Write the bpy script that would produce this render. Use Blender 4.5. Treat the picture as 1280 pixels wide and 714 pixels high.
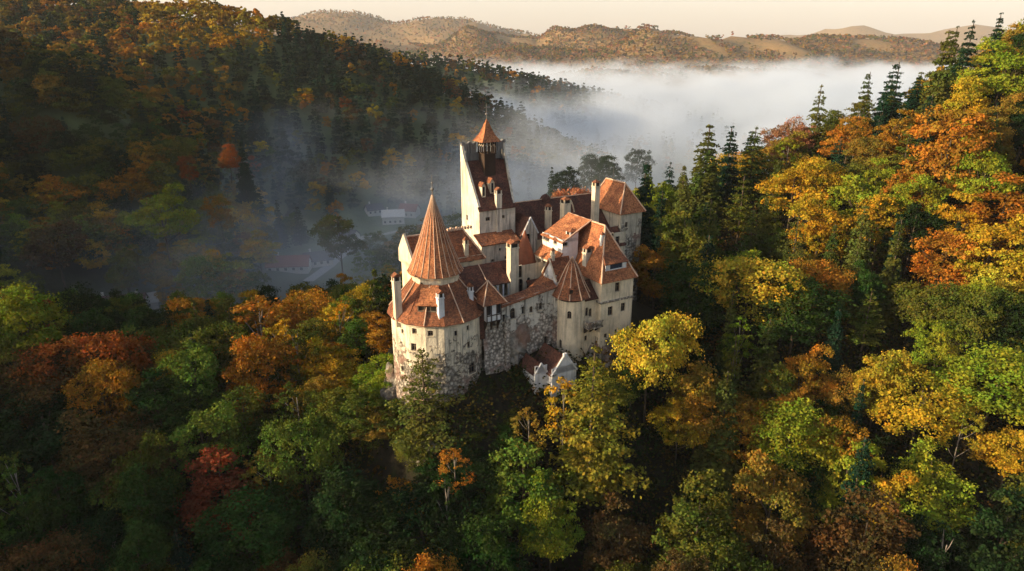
import bpy, bmesh, math, random
import numpy as np
from mathutils import Vector, Matrix
rad = math.radians
for o in list(bpy.data.objects): bpy.data.objects.remove(o)
SC = bpy.context.scene
COL = SC.collection
# ------------------------------------------------------------------ camera
FPX, PITCH, CAMZ = 853.0, rad(19.2), 100.0
cd = bpy.data.cameras.new('camera'); cam = bpy.data.objects.new('camera', cd); COL.objects.link(cam)
cam.location = (0, 0, CAMZ); cam.rotation_euler = (rad(90) - PITCH, 0, 0)
cd.sensor_width = 36.0; cd.lens = 36.0 * FPX / 1280.0; cd.clip_start = 0.5; cd.clip_end = 40000
SC.camera = cam
# ------------------------------------------------------------------ sky, sun, exposure
SUN_EL, SUN_AZ = rad(15), rad(196)          # azimuth: direction towards the sun, counter-clockwise from +X
S = Vector((math.cos(SUN_AZ) * math.cos(SUN_EL), math.sin(SUN_AZ) * math.cos(SUN_EL), math.sin(SUN_EL)))
W = bpy.data.worlds.new("World"); SC.world = W; W.use_nodes = True
nt = W.node_tree; bg = nt.nodes['Background']; sky = nt.nodes.new('ShaderNodeTexSky')
sky.sky_type = 'NISHITA'; sky.sun_disc = False; sky.sun_elevation = SUN_EL
sky.sun_rotation = math.atan2(S.x, S.y)
sky.air_density = 1.0; sky.dust_density = 4.0; sky.ozone_density = 1.6; sky.altitude = 300
bg.inputs[1].default_value = 0.12
nt.links.new(sky.outputs[0], bg.inputs[0])
sl = bpy.data.lights.new('sun', 'SUN'); sun = bpy.data.objects.new('sun', sl); COL.objects.link(sun)
sl.energy = 5.0; sl.angle = rad(0.5); sl.color = (1.0, 0.79, 0.51)
sun.rotation_euler = S.to_track_quat('Z', 'Y').to_euler()
SC.view_settings.view_transform = 'Standard'; SC.view_settings.look = 'None'
SC.view_settings.exposure = 1.0; SC.view_settings.gamma = 1.0; SC.view_settings.use_curve_mapping = False
cy = SC.cycles
cy.max_bounces = 5; cy.diffuse_bounces = 3; cy.glossy_bounces = 1; cy.transmission_bounces = 2
cy.transparent_max_bounces = 8; cy.volume_bounces = 3
cy.use_adaptive_sampling = True; cy.adaptive_threshold = 0.02
cy.use_denoising = True; cy.denoiser = 'OPENIMAGEDENOISE'
cy.volume_step_rate = 1.0; cy.volume_max_steps = 256; cy.caustics_reflective = False; cy.caustics_refractive = False
HAZE_D, FOG_D, FOG_STEP = 4.6e-5, .0125, .12

# ------------------------------------------------------------------ camera geometry helpers (pixel of a sight line + distance -> place)
def ray(px, py):
    dx = (px - 640) / FPX; dy = (357 - py) / FPX
    return np.array([dx, math.cos(PITCH) + dy * math.sin(PITCH), -math.sin(PITCH) + dy * math.cos(PITCH)])
def atY(px, py, Y):
    r = ray(px, py); return r * (Y / r[1]) + np.array([0, 0, CAMZ])
def proj(x, y, z):
    dz = z - CAMZ; c = y * math.cos(PITCH) - dz * math.sin(PITCH); up = y * math.sin(PITCH) + dz * math.cos(PITCH)
    return 640 + FPX * x / c, 357 - FPX * up / c, c
# ------------------------------------------------------------------ the castle's own ground axes: u along the south front, v into the courtyard
CA = rad(30); E1 = np.array([math.cos(CA), math.sin(CA)]); E2 = np.array([-math.sin(CA), math.cos(CA)])
KO = np.array([-6.759, 138.0])
def xy(u, v): return KO + u * E1 + v * E2
def uv(x, y): d = np.array([x, y]) - KO; return d @ E1, d @ E2

def tag(o, label=None, cat=None, group=None, kind=None):
    if label: o['label'] = label
    if cat: o['category'] = cat
    if group: o['group'] = group
    if kind: o['kind'] = kind
    return o
def empty(name, loc, rz=0.0):
    o = bpy.data.objects.new(name, None); COL.objects.link(o); o.location = loc; o.rotation_euler = (0, 0, rz)
    o.empty_display_size = 1; return o

# ------------------------------------------------------------------ numpy noise
def _hash(ix, iy, seed):
    h = (ix.astype(np.int64) * 374761393 + iy.astype(np.int64) * 668265263 + seed * 974634777) & 0xffffffff
    h = ((h ^ (h >> 13)) * 1274126177) & 0xffffffff
    return ((h ^ (h >> 16)) & 0xffff) / 65535.0
def vnoise(x, y, seed=0):
    ix = np.floor(x); iy = np.floor(y); fx = x - ix; fy = y - iy
    fx = fx * fx * (3 - 2 * fx); fy = fy * fy * (3 - 2 * fy)
    a = _hash(ix, iy, seed); b = _hash(ix + 1, iy, seed); c = _hash(ix, iy + 1, seed); d = _hash(ix + 1, iy + 1, seed)
    return (a * (1 - fx) + b * fx) * (1 - fy) + (c * (1 - fx) + d * fx) * fy
def fbm(x, y, seed=0, octs=4):
    s = 0; a = 0.5
    for k in range(octs):
        s = s + a * (vnoise(x, y, seed + k) - 0.5); x = x * 2.03; y = y * 2.03; a *= 0.5
    return s * 2

# ------------------------------------------------------------------ node helpers
def mat(name, disp=False):
    m = bpy.data.materials.new(name); m.use_nodes = True
    b = m.node_tree.nodes['Principled BSDF']; b.inputs['Roughness'].default_value = 0.9
    b.inputs['Specular IOR Level'].default_value = 0.12
    return m, m.node_tree, b
def N(nt, typ, **kw):
    n = nt.nodes.new(typ)
    for k, v in kw.items():
        if k in ('operation', 'blend_type', 'data_type', 'noise_dimensions', 'wave_type', 'bands_direction', 'attribute_name', 'feature', 'interpolation_type', 'normalize'): setattr(n, k, v)
    return n
def noise_node(nt, vec, scale, detail=4, rough=0.55, stretch=None):
    if stretch:
        mp = nt.nodes.new('ShaderNodeMapping'); mp.inputs['Scale'].default_value = stretch
        nt.links.new(vec, mp.inputs['Vector']); vec = mp.outputs[0]
    n = nt.nodes.new('ShaderNodeTexNoise'); n.inputs['Scale'].default_value = scale
    n.inputs['Detail'].default_value = detail; n.inputs['Roughness'].default_value = rough
    nt.links.new(vec, n.inputs['Vector']); return n.outputs[0]
def ramp(nt, fac, stops):
    r = nt.nodes.new('ShaderNodeValToRGB'); el = r.color_ramp.elements
    while len(el) < len(stops): el.new(0.5)
    for e, (p, c) in zip(el, stops):
        e.position = p; e.color = (c if len(c) == 4 else (*c, 1)) if not isinstance(c, (int, float)) else (c, c, c, 1)
    nt.links.new(fac, r.inputs[0]); return r.outputs[0]
def mix(nt, fac, a, b, blend='MIX'):
    m = nt.nodes.new('ShaderNodeMix'); m.data_type = 'RGBA'; m.blend_type = blend
    for sock, v in ((m.inputs[0], fac), (m.inputs[6], a), (m.inputs[7], b)):
        if isinstance(v, (int, float)): sock.default_value = v
        elif isinstance(v, tuple): sock.default_value = v if len(v) == 4 else (*v, 1)
        else: nt.links.new(v, sock)
    return m.outputs[2]
def mth(nt, op, a, b=None, clamp=False):
    m = nt.nodes.new('ShaderNodeMath'); m.operation = op; m.use_clamp = clamp
    for s, v in ((m.inputs[0], a), (m.inputs[1], b)):
        if v is None: continue
        if isinstance(v, (int, float)): s.default_value = v
        else: nt.links.new(v, s)
    return m.outputs[0]
def pos(nt):
    g = nt.nodes.new('ShaderNodeNewGeometry'); return g.outputs['Position']
def zof(nt, p):
    s = nt.nodes.new('ShaderNodeSeparateXYZ'); nt.links.new(p, s.inputs[0]); return s.outputs
def bump(nt, b, h, strength, dist):
    n = nt.nodes.new('ShaderNodeBump'); n.inputs['Strength'].default_value = strength; n.inputs['Distance'].default_value = dist
    nt.links.new(h, n.inputs['Height']); nt.links.new(n.outputs[0], b.inputs['Normal'])
# ================================================================== TERRAIN (one sheet to the horizon)
# sight-line control points: (px, py of the tree tops, distance Y, tree height)
TOPS = [
 # slope below the castle, towards the camera
 (640,714,80,19),(500,714,80,19),(760,714,80,19),(650,575,97,19),(500,570,98,19),(745,560,100,20),(860,600,93,19),
 # wooded shoulder west of the castle
 (0,370,130,18),(100,425,126,18),(200,430,122,18),(300,385,150,19),(380,370,160,19),(450,345,165,18),(400,430,125,18),(470,405,122,17),
 (0,500,108,18),(100,600,95,18),(0,714,80,18),(200,714,80,18),(300,600,95,18),(250,480,112,18),(350,714,80,18),(-150,400,125,18),(-150,600,92,18),
 # hill east of the castle
 (815,235,172,22),(800,330,158,20),(870,170,203,22),(960,165,222,22),(1030,130,220,21),(1120,95,215,21),(1200,50,205,20),(1280,15,200,20),(1450,-60,200,20),(1650,-120,200,20),
 (1280,250,140,20),(1100,250,150,20),(1000,350,130,19),(900,360,134,19),(900,500,108,19),(1050,500,108,19),(1280,450,105,19),(1280,600,90,19),(1100,650,86,18),
 (860,640,88,18),(830,420,124,19),(960,250,165,20),(1000,714,80,18),(1280,714,80,18),(1450,450,105,18),(1450,250,140,18),(1500,700,80,18),
 # near hill on the west side of the valley
 (0,50,330,20),(80,82,330,20),(150,115,330,20),(220,175,335,20),(290,250,335,18),(0,200,300,19),(100,230,298,19),(180,290,285,18),(-150,-10,310,20),
 # second western hill
 (130,-25,680,20),(0,-40,760,20),(-200,-40,800,20),(230,-14,580,20),(190,-6,575,20),(60,45,520,20),(-100,60,500,20),(330,8,560,20),(450,45,560,20),(560,90,560,20),(655,135,560,18),(450,130,480,20),(330,130,470,20),(250,120,460,20),(560,170,500,18),
 # third ridge
 (540,62,950,22),(620,75,950,22),(700,95,950,22),(760,112,950,20),(810,138,950,14),(400,40,950,22),
]
GROUND = []
def _g(x, y, z): GROUND.append((x, y, z))
for t in TOPS:
    p = atY(*t[:3]); _g(p[0], p[1], max(p[2] - t[3], 0))
for u, v, z in [(-17,-26,40),(-25,-24,36),(-5,-24,40),(3,-31,38.5),(-3,-30,38.5),(8,-30.5,38.5),(14,-30,41),(22,-28,41),(0,-12,50),(-15,-10,48),(15,-12,50),(0,12,47),(-14,6,44),(30,-4,50),(20,10,48),(38,-15,45),(36,14,42),(-28,-10,34),
                (-12,22,30),(20,26,30),(8,-38,31),(-12,-34,31),(-24,-34,27)]:
    p = xy(u, v); _g(p[0], p[1], z)
for px, Y in [(0,215),(100,230),(200,225),(300,230),(400,235),(480,250),(560,250),(640,250),(720,260),(800,270),(250,280),(340,290),(420,330),(500,360),(560,380),(640,400),(720,420),(800,400),(900,400),(1000,420),(1200,420),(500,420),(600,430),(680,480),(760,560),(860,640),(1000,700),(1200,700),(420,395),(350,385),(700,620),(700,760),(800,820),(560,800),(400,800),(200,800),(0,800),(900,1000),(1100,1000),(1300,1000),(600,1200),(800,1200),(1000,1250),(300,1200),(0,1200),(1300,1250)]:
    p = atY(px, 357, Y); _g(p[0], p[1], 1.0)
for x, y, z in [(-350,200,122),(-320,100,114),(-300,0,104),(-300,-100,80),(-150,30,20),(-60,30,4),(0,20,2),(100,30,8),(200,60,40),(300,100,80),(400,200,110),(400,320,40),(250,300,30),(300,0,60),(-800,400,50),(-800,1000,60),(-700,0,90),(900,400,60),(800,1000,10),(900,1250,4),(-800,1250,20),(0,-150,0),(200,-150,20),(-450,400,84),(700,0,60),(600,600,6),(400,430,5)]:  # western heights out of view here are shaped to block the low sun
    _g(x, y, z)
G = np.array(GROUND)
def _rbf_fit():
    d = np.sqrt(((G[:, None, :2] - G[None, :, :2]) ** 2).sum(-1) + 16.0)
    n = len(G); A = np.zeros((n + 1, n + 1)); A[:n, :n] = d - 1.2 * np.eye(n); A[:n, n] = 1; A[n, :n] = 1
    return np.linalg.solve(A, np.append(G[:, 2], 0))
WRBF = _rbf_fit()
def near_z(x, y):
    s = np.full(x.shape, WRBF[-1])
    for k in range(len(G)): s = s + WRBF[k] * np.sqrt((x - G[k, 0]) ** 2 + (y - G[k, 1]) ** 2 + 16.0)
    return s
# far ridges: list of crest points (px, py, Y), half width in metres, tree height
FAR = [
 ([(-300,30,4800),(200,20,4800),(340,14,4800),(370,13,4800),(440,13,4800),(500,22,4800),(560,24,4800),(650,36,4800),(760,52,4800)], 800),
 ([(430,60,3000),(500,42,3000),(560,32,3000),(600,27,3000),(640,27,3000),(670,32,3000),(700,27,3000),(740,26,3000),(800,30,3000),(860,46,3000),(960,66,3000)], 420),
 ([(600,72,2300),(660,62,2300),(740,60,2300),(800,56,2300),(830,48,2300),(862,47,2300),(890,52,2300),(950,60,2300)], 330),
 ([(760,84,1750),(830,74,1750),(900,66,1750),(960,76,1750)], 190),
 ([(900,62,2500),(960,52,2500),(1010,48,2500),(1070,46,2500),(1130,43,2500),(1180,46,2500),(1280,50,2500),(1500,50,2500),(1800,50,2500)], 300),
 ([(900,52,6500),(960,44,6500),(1000,38,6500),(1040,32,6500),(1075,34,6500),(1120,43,6500),(1170,33,6500),(1210,30,6500),(1280,34,6500),(1500,40,6500)], 900),
]
def far_z(x, y):
    z = np.zeros(x.shape)
    for pts, w in FAR:
        P3 = [atY(*p) for p in pts]; best = np.zeros(x.shape)
        for a, b in zip(P3[:-1], P3[1:]):
            ab = b[:2] - a[:2]; t = np.clip(((x - a[0]) * ab[0] + (y - a[1]) * ab[1]) / (ab @ ab), 0, 1)
            d = np.hypot(x - a[0] - t * ab[0], y - a[1] - t * ab[1])
            h = (a[2] + (b[2] - a[2]) * t - 12)
            best = np.maximum(best, h * np.exp(-(d / w) ** 2 * 1.2))
        z = np.maximum(z, best) + 0.25 * np.minimum(z, best)
    amp = np.clip(z / 120, 0, 1)
    z = z + amp * (fbm(x / 420.0, y / 420.0, 7, 5) * 82 - 10 + np.abs(fbm(x / 300.0, y / 300.0, 21, 3)) * -62)
    return z
def ground(x, y):
    x = np.asarray(x, float); y = np.asarray(y, float)
    zn = near_z(x, y) + fbm(x / 30.0, y / 30.0, 3, 4) * 2.5
    f = np.clip((y - 1150) / 350, 0, 1) + np.clip((np.abs(x) - 900) / 500, 0, 1) + np.clip((-y - 100) / 300, 0, 1); f = np.clip(f, 0, 1)
    f = f * f * (3 - 2 * f)
    z = np.maximum(zn, 0) * (1 - f) + far_z(x, y) * np.clip((y - 1150) / 350, 0, 1)
    return np.maximum(z, -1) + fbm(x / 90.0, y / 90.0, 11, 3) * 1.2
def _axis(lo, hi, n, fine, c=0.0):
    t = np.linspace(-1, 1, n); k = 6.0
    s = np.sinh(k * t) / np.sinh(k)
    return np.where(s < 0, c + (c - lo) * s, c + (hi - c) * s) if fine else None
def grid_mesh(name, xs, ys, m, zfun):
    X, Y = np.meshgrid(xs, ys); Z = zfun(X, Y); n, k = X.shape
    co = np.stack([X, Y, Z], -1).reshape(-1, 3)
    idx = np.arange(n * k).reshape(n, k)
    f = np.stack([idx[:-1, :-1], idx[:-1, 1:], idx[1:, 1:], idx[1:, :-1]], -1).reshape(-1, 4)
    return np_mesh(name, co, f, m)
def np_mesh(name, co, f, m, smooth=True, cols=None, parent=None, extra=None):
    me = bpy.data.meshes.new(name); nf, kk = f.shape
    me.vertices.add(len(co)); me.vertices.foreach_set('co', co.astype(np.float32).ravel())
    me.loops.add(nf * kk); me.loops.foreach_set('vertex_index', f.astype(np.int32).ravel())
    me.polygons.add(nf); me.polygons.foreach_set('loop_start', np.arange(0, nf * kk, kk, dtype=np.int32))
    me.polygons.foreach_set('loop_total', np.full(nf, kk, dtype=np.int32))
    if smooth: me.polygons.foreach_set('use_smooth', np.ones(nf, dtype=bool))
    if cols is not None:
        a = me.attributes.new('tint', 'FLOAT_COLOR', 'POINT'); c4 = np.ones((len(co), 4), np.float32); c4[:, :cols.shape[1]] = cols
        a.data.foreach_set('color', c4.ravel())
    me.update(); me.validate()
    if m: me.materials.append(m)
    if name.startswith('_'): return me
    o = bpy.data.objects.new(name, me); COL.objects.link(o)
    if parent: o.parent = parent
    return o
m_ground, nt, b = mat('forest_floor')
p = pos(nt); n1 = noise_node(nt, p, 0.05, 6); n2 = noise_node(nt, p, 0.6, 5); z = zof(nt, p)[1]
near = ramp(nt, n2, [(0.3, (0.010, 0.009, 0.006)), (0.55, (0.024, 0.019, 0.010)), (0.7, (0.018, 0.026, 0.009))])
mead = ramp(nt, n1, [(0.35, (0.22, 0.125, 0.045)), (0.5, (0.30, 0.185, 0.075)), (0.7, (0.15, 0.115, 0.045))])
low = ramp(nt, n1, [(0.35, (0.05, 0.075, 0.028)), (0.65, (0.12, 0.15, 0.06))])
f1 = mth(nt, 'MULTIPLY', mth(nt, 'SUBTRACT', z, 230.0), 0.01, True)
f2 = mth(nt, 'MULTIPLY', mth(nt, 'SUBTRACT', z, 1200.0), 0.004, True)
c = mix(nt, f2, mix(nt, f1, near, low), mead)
nt.links.new(c, b.inputs['Base Color']); bump(nt, b, n2, 0.6, 0.5)
xs = np.concatenate([-np.geomspace(14000, 260, 80), np.linspace(-255, 255, 256), np.geomspace(260, 14000, 80)])
ys = np.concatenate([[-3000, -1500, -700], np.linspace(-400, 40, 40)[:-1], np.linspace(40, 260, 110)[:-1], np.geomspace(260, 1500, 170)[:-1], np.geomspace(1500, 22000, 190)])
terrain = grid_mesh('terrain', xs, ys, m_ground, ground)
tag(terrain, 'wooded hills and valley floor around the castle', None, None, 'structure')
# ================================================================== MATERIALS OF THE CASTLE
def plaster(name, base, dirt, amt, stone=None, zstone=None):
    m, nt, b = mat(name); p = pos(nt)
    big = noise_node(nt, p, 0.35, 6, 0.65); streak = noise_node(nt, p, 1.0, 5, 0.6, (1.6, 1.6, 0.13)); fine = noise_node(nt, p, 3.5, 4, 0.6)
    c = mix(nt, ramp(nt, big, [(0.42, 0.0), (0.62, 1.0)]), tuple(x * 1.06 for x in base), tuple(x * 0.80 for x in base))
    c = mix(nt, mth(nt, 'MULTIPLY', ramp(nt, streak, [(0.50, 0.0), (0.66, 1.0)]), amt), c, dirt)
    c = mix(nt, mth(nt, 'MULTIPLY', ramp(nt, fine, [(0.55, 0.0), (0.72, 1.0)]), amt * 0.5), c, dirt)
    if stone:
        vo = nt.nodes.new('ShaderNodeTexVoronoi'); vo.inputs['Scale'].default_value = 1.9
        nt.links.new(p, vo.inputs['Vector'])
        sc = ramp(nt, vo.outputs['Color'], [(0.1, tuple(x * 0.45 for x in stone)), (0.5, stone), (0.9, tuple(min(1, x * 1.5) for x in stone))])
        ed = ramp(nt, vo.outputs['Distance'], [(0.30, (1, 1, 1)), (0.62, (0.35, 0.34, 0.33))]); sc = mix(nt, 0.9, sc, ed, 'MULTIPLY')
        red = ramp(nt, noise_node(nt, p, 0.28, 3), [(0.52, 0.0), (0.64, 0.7)])
        sc = mix(nt, red, sc, (0.27, 0.15, 0.11))
        h = mth(nt, 'ADD', mth(nt, 'MULTIPLY', mth(nt, 'SUBTRACT', zstone, zof(nt, p)[2]), 0.10), mth(nt, 'MULTIPLY', mth(nt, 'SUBTRACT', noise_node(nt, p, 0.42, 7, 0.7), 0.5), 3.4))
        f = ramp(nt, h, [(0.0, 0.0), (0.16, 1.0)]); c = mix(nt, f, c, sc)
        hh = mth(nt, 'ADD', mth(nt, 'MULTIPLY', vo.outputs['Distance'], f), mth(nt, 'MULTIPLY', fine, 0.6)); bump(nt, b, hh, 0.8, 0.25)
    else: bump(nt, b, fine, 0.4, 0.08)
    nt.links.new(c, b.inputs['Base Color']); return m
M_PL = plaster('cream_plaster', (0.74, 0.615, 0.43), (0.27, 0.22, 0.165), 0.6)
M_PLS = plaster('peeling_plaster', (0.74, 0.635, 0.465), (0.22, 0.19, 0.15), 0.85, (0.40, 0.345, 0.275), 49.0)
M_PLK = plaster('grey_lime_plaster', (0.68, 0.60, 0.46), (0.21, 0.18, 0.145), 0.85)
M_CW = plaster('curtain_plaster', (0.66, 0.60, 0.50), (0.15, 0.13, 0.105), 1.0, (0.52, 0.45, 0.37), 53.0)
M_STONE = plaster('grey_stone', (0.48, 0.43, 0.35), (0.13, 0.11, 0.09), 0.8, (0.42, 0.37, 0.30), 90.0)
M_BATT = plaster('pale_battlement_stone', (0.25, 0.235, 0.21), (0.08, 0.07, 0.06), 0.9)
M_REAR = plaster('rear_tower_plaster', (0.62, 0.54, 0.40), (0.2, 0.17, 0.13), 0.8, (0.46, 0.41, 0.33), 60.0)
M_WHITE = plaster('whitewash', (0.74, 0.72, 0.69), (0.36, 0.34, 0.31), 0.5)
def tiles(name, a, bcol, moss):
    m, nt, b = mat(name); p = pos(nt); z = zof(nt, p)
    mp = nt.nodes.new('ShaderNodeMapping'); mp.inputs['Scale'].default_value = (4.2, 4.2, 4.6); nt.links.new(p, mp.inputs['Vector'])
    vo = nt.nodes.new('ShaderNodeTexVoronoi'); vo.inputs['Scale'].default_value = 1.0; nt.links.new(mp.outputs[0], vo.inputs['Vector'])
    big = noise_node(nt, p, 0.45, 5, 0.65); f2 = noise_node(nt, p, 2.2, 4, 0.65)
    c = mix(nt, ramp(nt, big, [(0.38, 0.0), (0.62, 1.0)]), a, bcol)
    c = mix(nt, 0.75, c, ramp(nt, vo.outputs['Color'], [(0.1, (0.42, 0.38, 0.36)), (0.5, (1.0, 1.0, 1.0)), (0.9, (1.6, 1.55, 1.4))]), 'MULTIPLY')
    c = mix(nt, ramp(nt, f2, [(0.54, 0.0), (0.70, moss)]), c, (0.075, 0.06, 0.04))
    row = mth(nt, 'FRACT', mth(nt, 'MULTIPLY', z[2], 3.6))
    c = mix(nt, mth(nt, 'MULTIPLY', ramp(nt, row, [(0.0, 1.0), (0.25, 0.0)]), 0.45), c, (0.05, 0.025, 0.015))
    nt.links.new(c, b.inputs['Base Color'])
    bump(nt, b, mth(nt, 'ADD', mth(nt, 'MULTIPLY', row, -0.8), f2), 0.55, 0.08); return m
M_TILE = tiles('orange_clay_tiles', (0.46, 0.185, 0.08), (0.27, 0.10, 0.05), 0.8)
M_TILE_OLD = tiles('weathered_brown_tiles', (0.15, 0.062, 0.042), (0.085, 0.042, 0.032), 0.9)
M_TILE_MID = tiles('red_brown_tiles', (0.33, 0.125, 0.057), (0.17, 0.068, 0.04), 0.9)
def plain(name, col, rough=0.9, ns=2.0, var=0.35, metal=0.0):
    m, nt, b = mat(name); n = noise_node(nt, pos(nt), ns, 5, 0.6)
    nt.links.new(mix(nt, n, tuple(x * (1 - var) for x in col), tuple(min(1, x * (1 + var)) for x in col)), b.inputs['Base Color'])
    b.inputs['Roughness'].default_value = rough; b.inputs['Metallic'].default_value = metal; bump(nt, b, n, 0.3, 0.05); return m
M_RIDGE = plain('mortared_ridge', (0.60, 0.40, 0.27), ns=3.0, var=0.5)
M_WOOD = plain('dark_timber', (0.055, 0.036, 0.025))
M_GLASS = plain('window_glass', (0.018, 0.018, 0.022), 0.25)
M_FRAME = plain('window_frame', (0.16, 0.12, 0.085))
M_BLUEG = plain('sky_lit_glass', (0.035, 0.045, 0.07), 0.12)
M_METAL = plain('dull_metal', (0.25, 0.23, 0.2), 0.5, metal=0.6)
M_IN = plain('inside_dark', (0.03, 0.025, 0.02))

# ================================================================== MESH BUILDER IN CASTLE COORDINATES (u, v, z)
rnd = random.Random(5)
def nz(x, y, z):
    from mathutils import noise
    return noise.noise(Vector((x, y, z)))
class MB:
    def __init__(s): s.v = []; s.f = []; s.m = []
    def add(s, pts, faces, mi=0):
        k = len(s.v); s.v += [tuple(map(float, p)) for p in pts]; s.f += [tuple(i + k for i in f) for f in faces]; s.m += [mi] * len(faces)
    def poly(s, pts, mi=0): s.add(pts, [tuple(range(len(pts)))], mi)
    def box(s, u0, u1, v0, v1, z0, z1, mi=0):
        P = [(u0,v0,z0),(u1,v0,z0),(u1,v1,z0),(u0,v1,z0),(u0,v0,z1),(u1,v0,z1),(u1,v1,z1),(u0,v1,z1)]
        s.add(P, [(0,3,2,1),(4,5,6,7),(0,1,5,4),(1,2,6,5),(2,3,7,6),(3,0,4,7)], mi)
    def obox(s, c, du, dv, w, d, z0, z1, mi=0):      # box about c, along the unit vector (du,dv)
        P = [(c[0] + a * w / 2 * du - b * d / 2 * dv, c[1] + a * w / 2 * dv + b * d / 2 * du) for a, b in ((-1,-1),(1,-1),(1,1),(-1,1))]
        s.add([(*q, z0) for q in P] + [(*q, z1) for q in P], [(0,3,2,1),(4,5,6,7),(0,1,5,4),(1,2,6,5),(2,3,7,6),(3,0,4,7)], mi)
    def wall(s, p0, p1, z0, z1, holes=(), za=None, zb=None, dep=0.4, mi=0, arch=()):
        # vertical panel from p0 to p1 (outside on its right hand), flat to z1, then an optional sloped top za -> zb
        p0 = np.array(p0, float); p1 = np.array(p1, float); L = np.linalg.norm(p1 - p0); d = (p1 - p0) / L; inn = np.array([-d[1], d[0]])
        xs_ = sorted({0.0, L, *[h[0] for h in holes], *[h[1] for h in holes]}); zs = sorted({z0, z1, *[h[2] for h in holes], *[h[3] for h in holes]})
        xs_ = [x for x in xs_ if -1e-6 <= x <= L + 1e-6]; 
        def P(x, z, k=0.0): q = p0 + d * x + inn * k; return (q[0], q[1], z)
        for i in range(len(xs_) - 1):
            for j in range(len(zs) - 1):
                cx = (xs_[i] + xs_[i+1]) / 2; cz = (zs[j] + zs[j+1]) / 2
                if any(h[0] < cx < h[1] and h[2] < cz < h[3] for h in holes): continue
                s.poly([P(xs_[i], zs[j]), P(xs_[i+1], zs[j]), P(xs_[i+1], zs[j+1]), P(xs_[i], zs[j+1])], mi)
        for h in holes:
            a, b_, c, e = h[:4]
            s.poly([P(a, c), P(a, c, dep), P(a, e, dep), P(a, e)], mi); s.poly([P(b_, c), P(b_, e), P(b_, e, dep), P(b_, c, dep)], mi)
            s.poly([P(a, c), P(b_, c), P(b_, c, dep), P(a, c, dep)], mi); s.poly([P(a, e), P(a, e, dep), P(b_, e, dep), P(b_, e)], mi)
            if len(h) > 4 and h[4]:                     # pointed or round head: fill the two upper corners
                w = (b_ - a) / 2; q = w * 1.0
                s.poly([P(a, e, .03), P(a, e - q, .03), P(a + w * .3, e - q * .35, .03), P(a + w, e, .03)], mi)
                s.poly([P(b_, e, .03), P(a + w, e, .03), P(b_ - w * .3, e - q * .35, .03), P(b_, e - q, .03)], mi)
        if za is not None: s.poly([P(0, z1), P(L, z1)] + ([P(L, zb)] if zb > z1 else []) + ([P(0, za)] if za > z1 else []), mi)
    def slope(s, a, b, c, d, th=0.22, n=10, k=7, mi=0, jit=0.05):
        # roof plane: a->b eave, d->c upper edge; a solid slab with slightly uneven tiles
        a, b, c, d = (np.array(q, float) for q in (a, b, c, d))
        nn = np.cross(b - a, (c + d) / 2 - (a + b) / 2); nn /= np.linalg.norm(nn); k0 = len(s.v)
        pts = []
        for j in range(k + 1):
            for i in range(n + 1):
                t = j / k; x = i / n; q = (a + (b - a) * x) * (1 - t) + (d + (c - d) * x) * t
                w = jit * nz(q[0] * .7, q[1] * .7, q[2] * .7) * 1.8 - 0.10 * math.sin(math.pi * t)
                pts.append(q + nn * w)
        F_ = [(j*(n+1)+i, j*(n+1)+i+1, (j+1)*(n+1)+i+1, (j+1)*(n+1)+i) for j in range(k) for i in range(n)]
        s.add(pts, F_, mi); lo = [q - nn * th for q in (a, b, c, d)]
        s.poly([lo[0], lo[3], lo[2], lo[1]], mi)
        for p, q, lp, lq in ((a, b, lo[0], lo[1]), (b, c, lo[1], lo[2]), (c, d, lo[2], lo[3]), (d, a, lo[3], lo[0])):
            if np.linalg.norm(p - q) > 1e-3: s.poly([p, lp, lq, q], mi)
    def tube(s, pts, r, n=5, mi=0, r2=None):
        pts = [np.array(p, float) for p in pts]; k0 = len(s.v); P = []
        for i, p in enumerate(pts):
            t = (pts[min(i + 1, len(pts) - 1)] - pts[max(i - 1, 0)]); t /= np.linalg.norm(t)
            u = np.cross(t, (0, 0, 1) if abs(t[2]) < .9 else (1, 0, 0)); u /= np.linalg.norm(u); w = np.cross(t, u)
            rr = r + ((r2 if r2 is not None else r) - r) * i / (len(pts) - 1)
            P += [p + (u * math.cos(2*math.pi*j/n) + w * math.sin(2*math.pi*j/n)) * rr for j in range(n)]
        F_ = [(i*n+j, i*n+(j+1)%n, (i+1)*n+(j+1)%n, (i+1)*n+j) for i in range(len(pts)-1) for j in range(n)]
        s.add(P, F_ + [tuple(range(n))[::-1], tuple((len(pts)-1)*n + j for j in range(n))], mi)
    def lathe(s, c, prof, n=16, ph=0.0, mi=0, sub=1, cap=True):
        P = []; pr = []
        for (r0, z0), (r1, z1) in zip(prof[:-1], prof[1:]):
            for q in range(sub): pr.append((r0 + (r1 - r0) * q / sub, z0 + (z1 - z0) * q / sub))
        pr.append(prof[-1])
        for r, z in pr: P += [(c[0] + r * math.cos(ph + 2*math.pi*j/n), c[1] + r * math.sin(ph + 2*math.pi*j/n), z) for j in range(n)]
        F_ = [(i*n+j, i*n+(j+1)%n, (i+1)*n+(j+1)%n, (i+1)*n+j) for i in range(len(pr)-1) for j in range(n)]
        if cap: F_ += [tuple((len(pr)-1)*n + j for j in range(n)), tuple(range(n))[::-1]]
        s.add(P, F_, mi)
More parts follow.
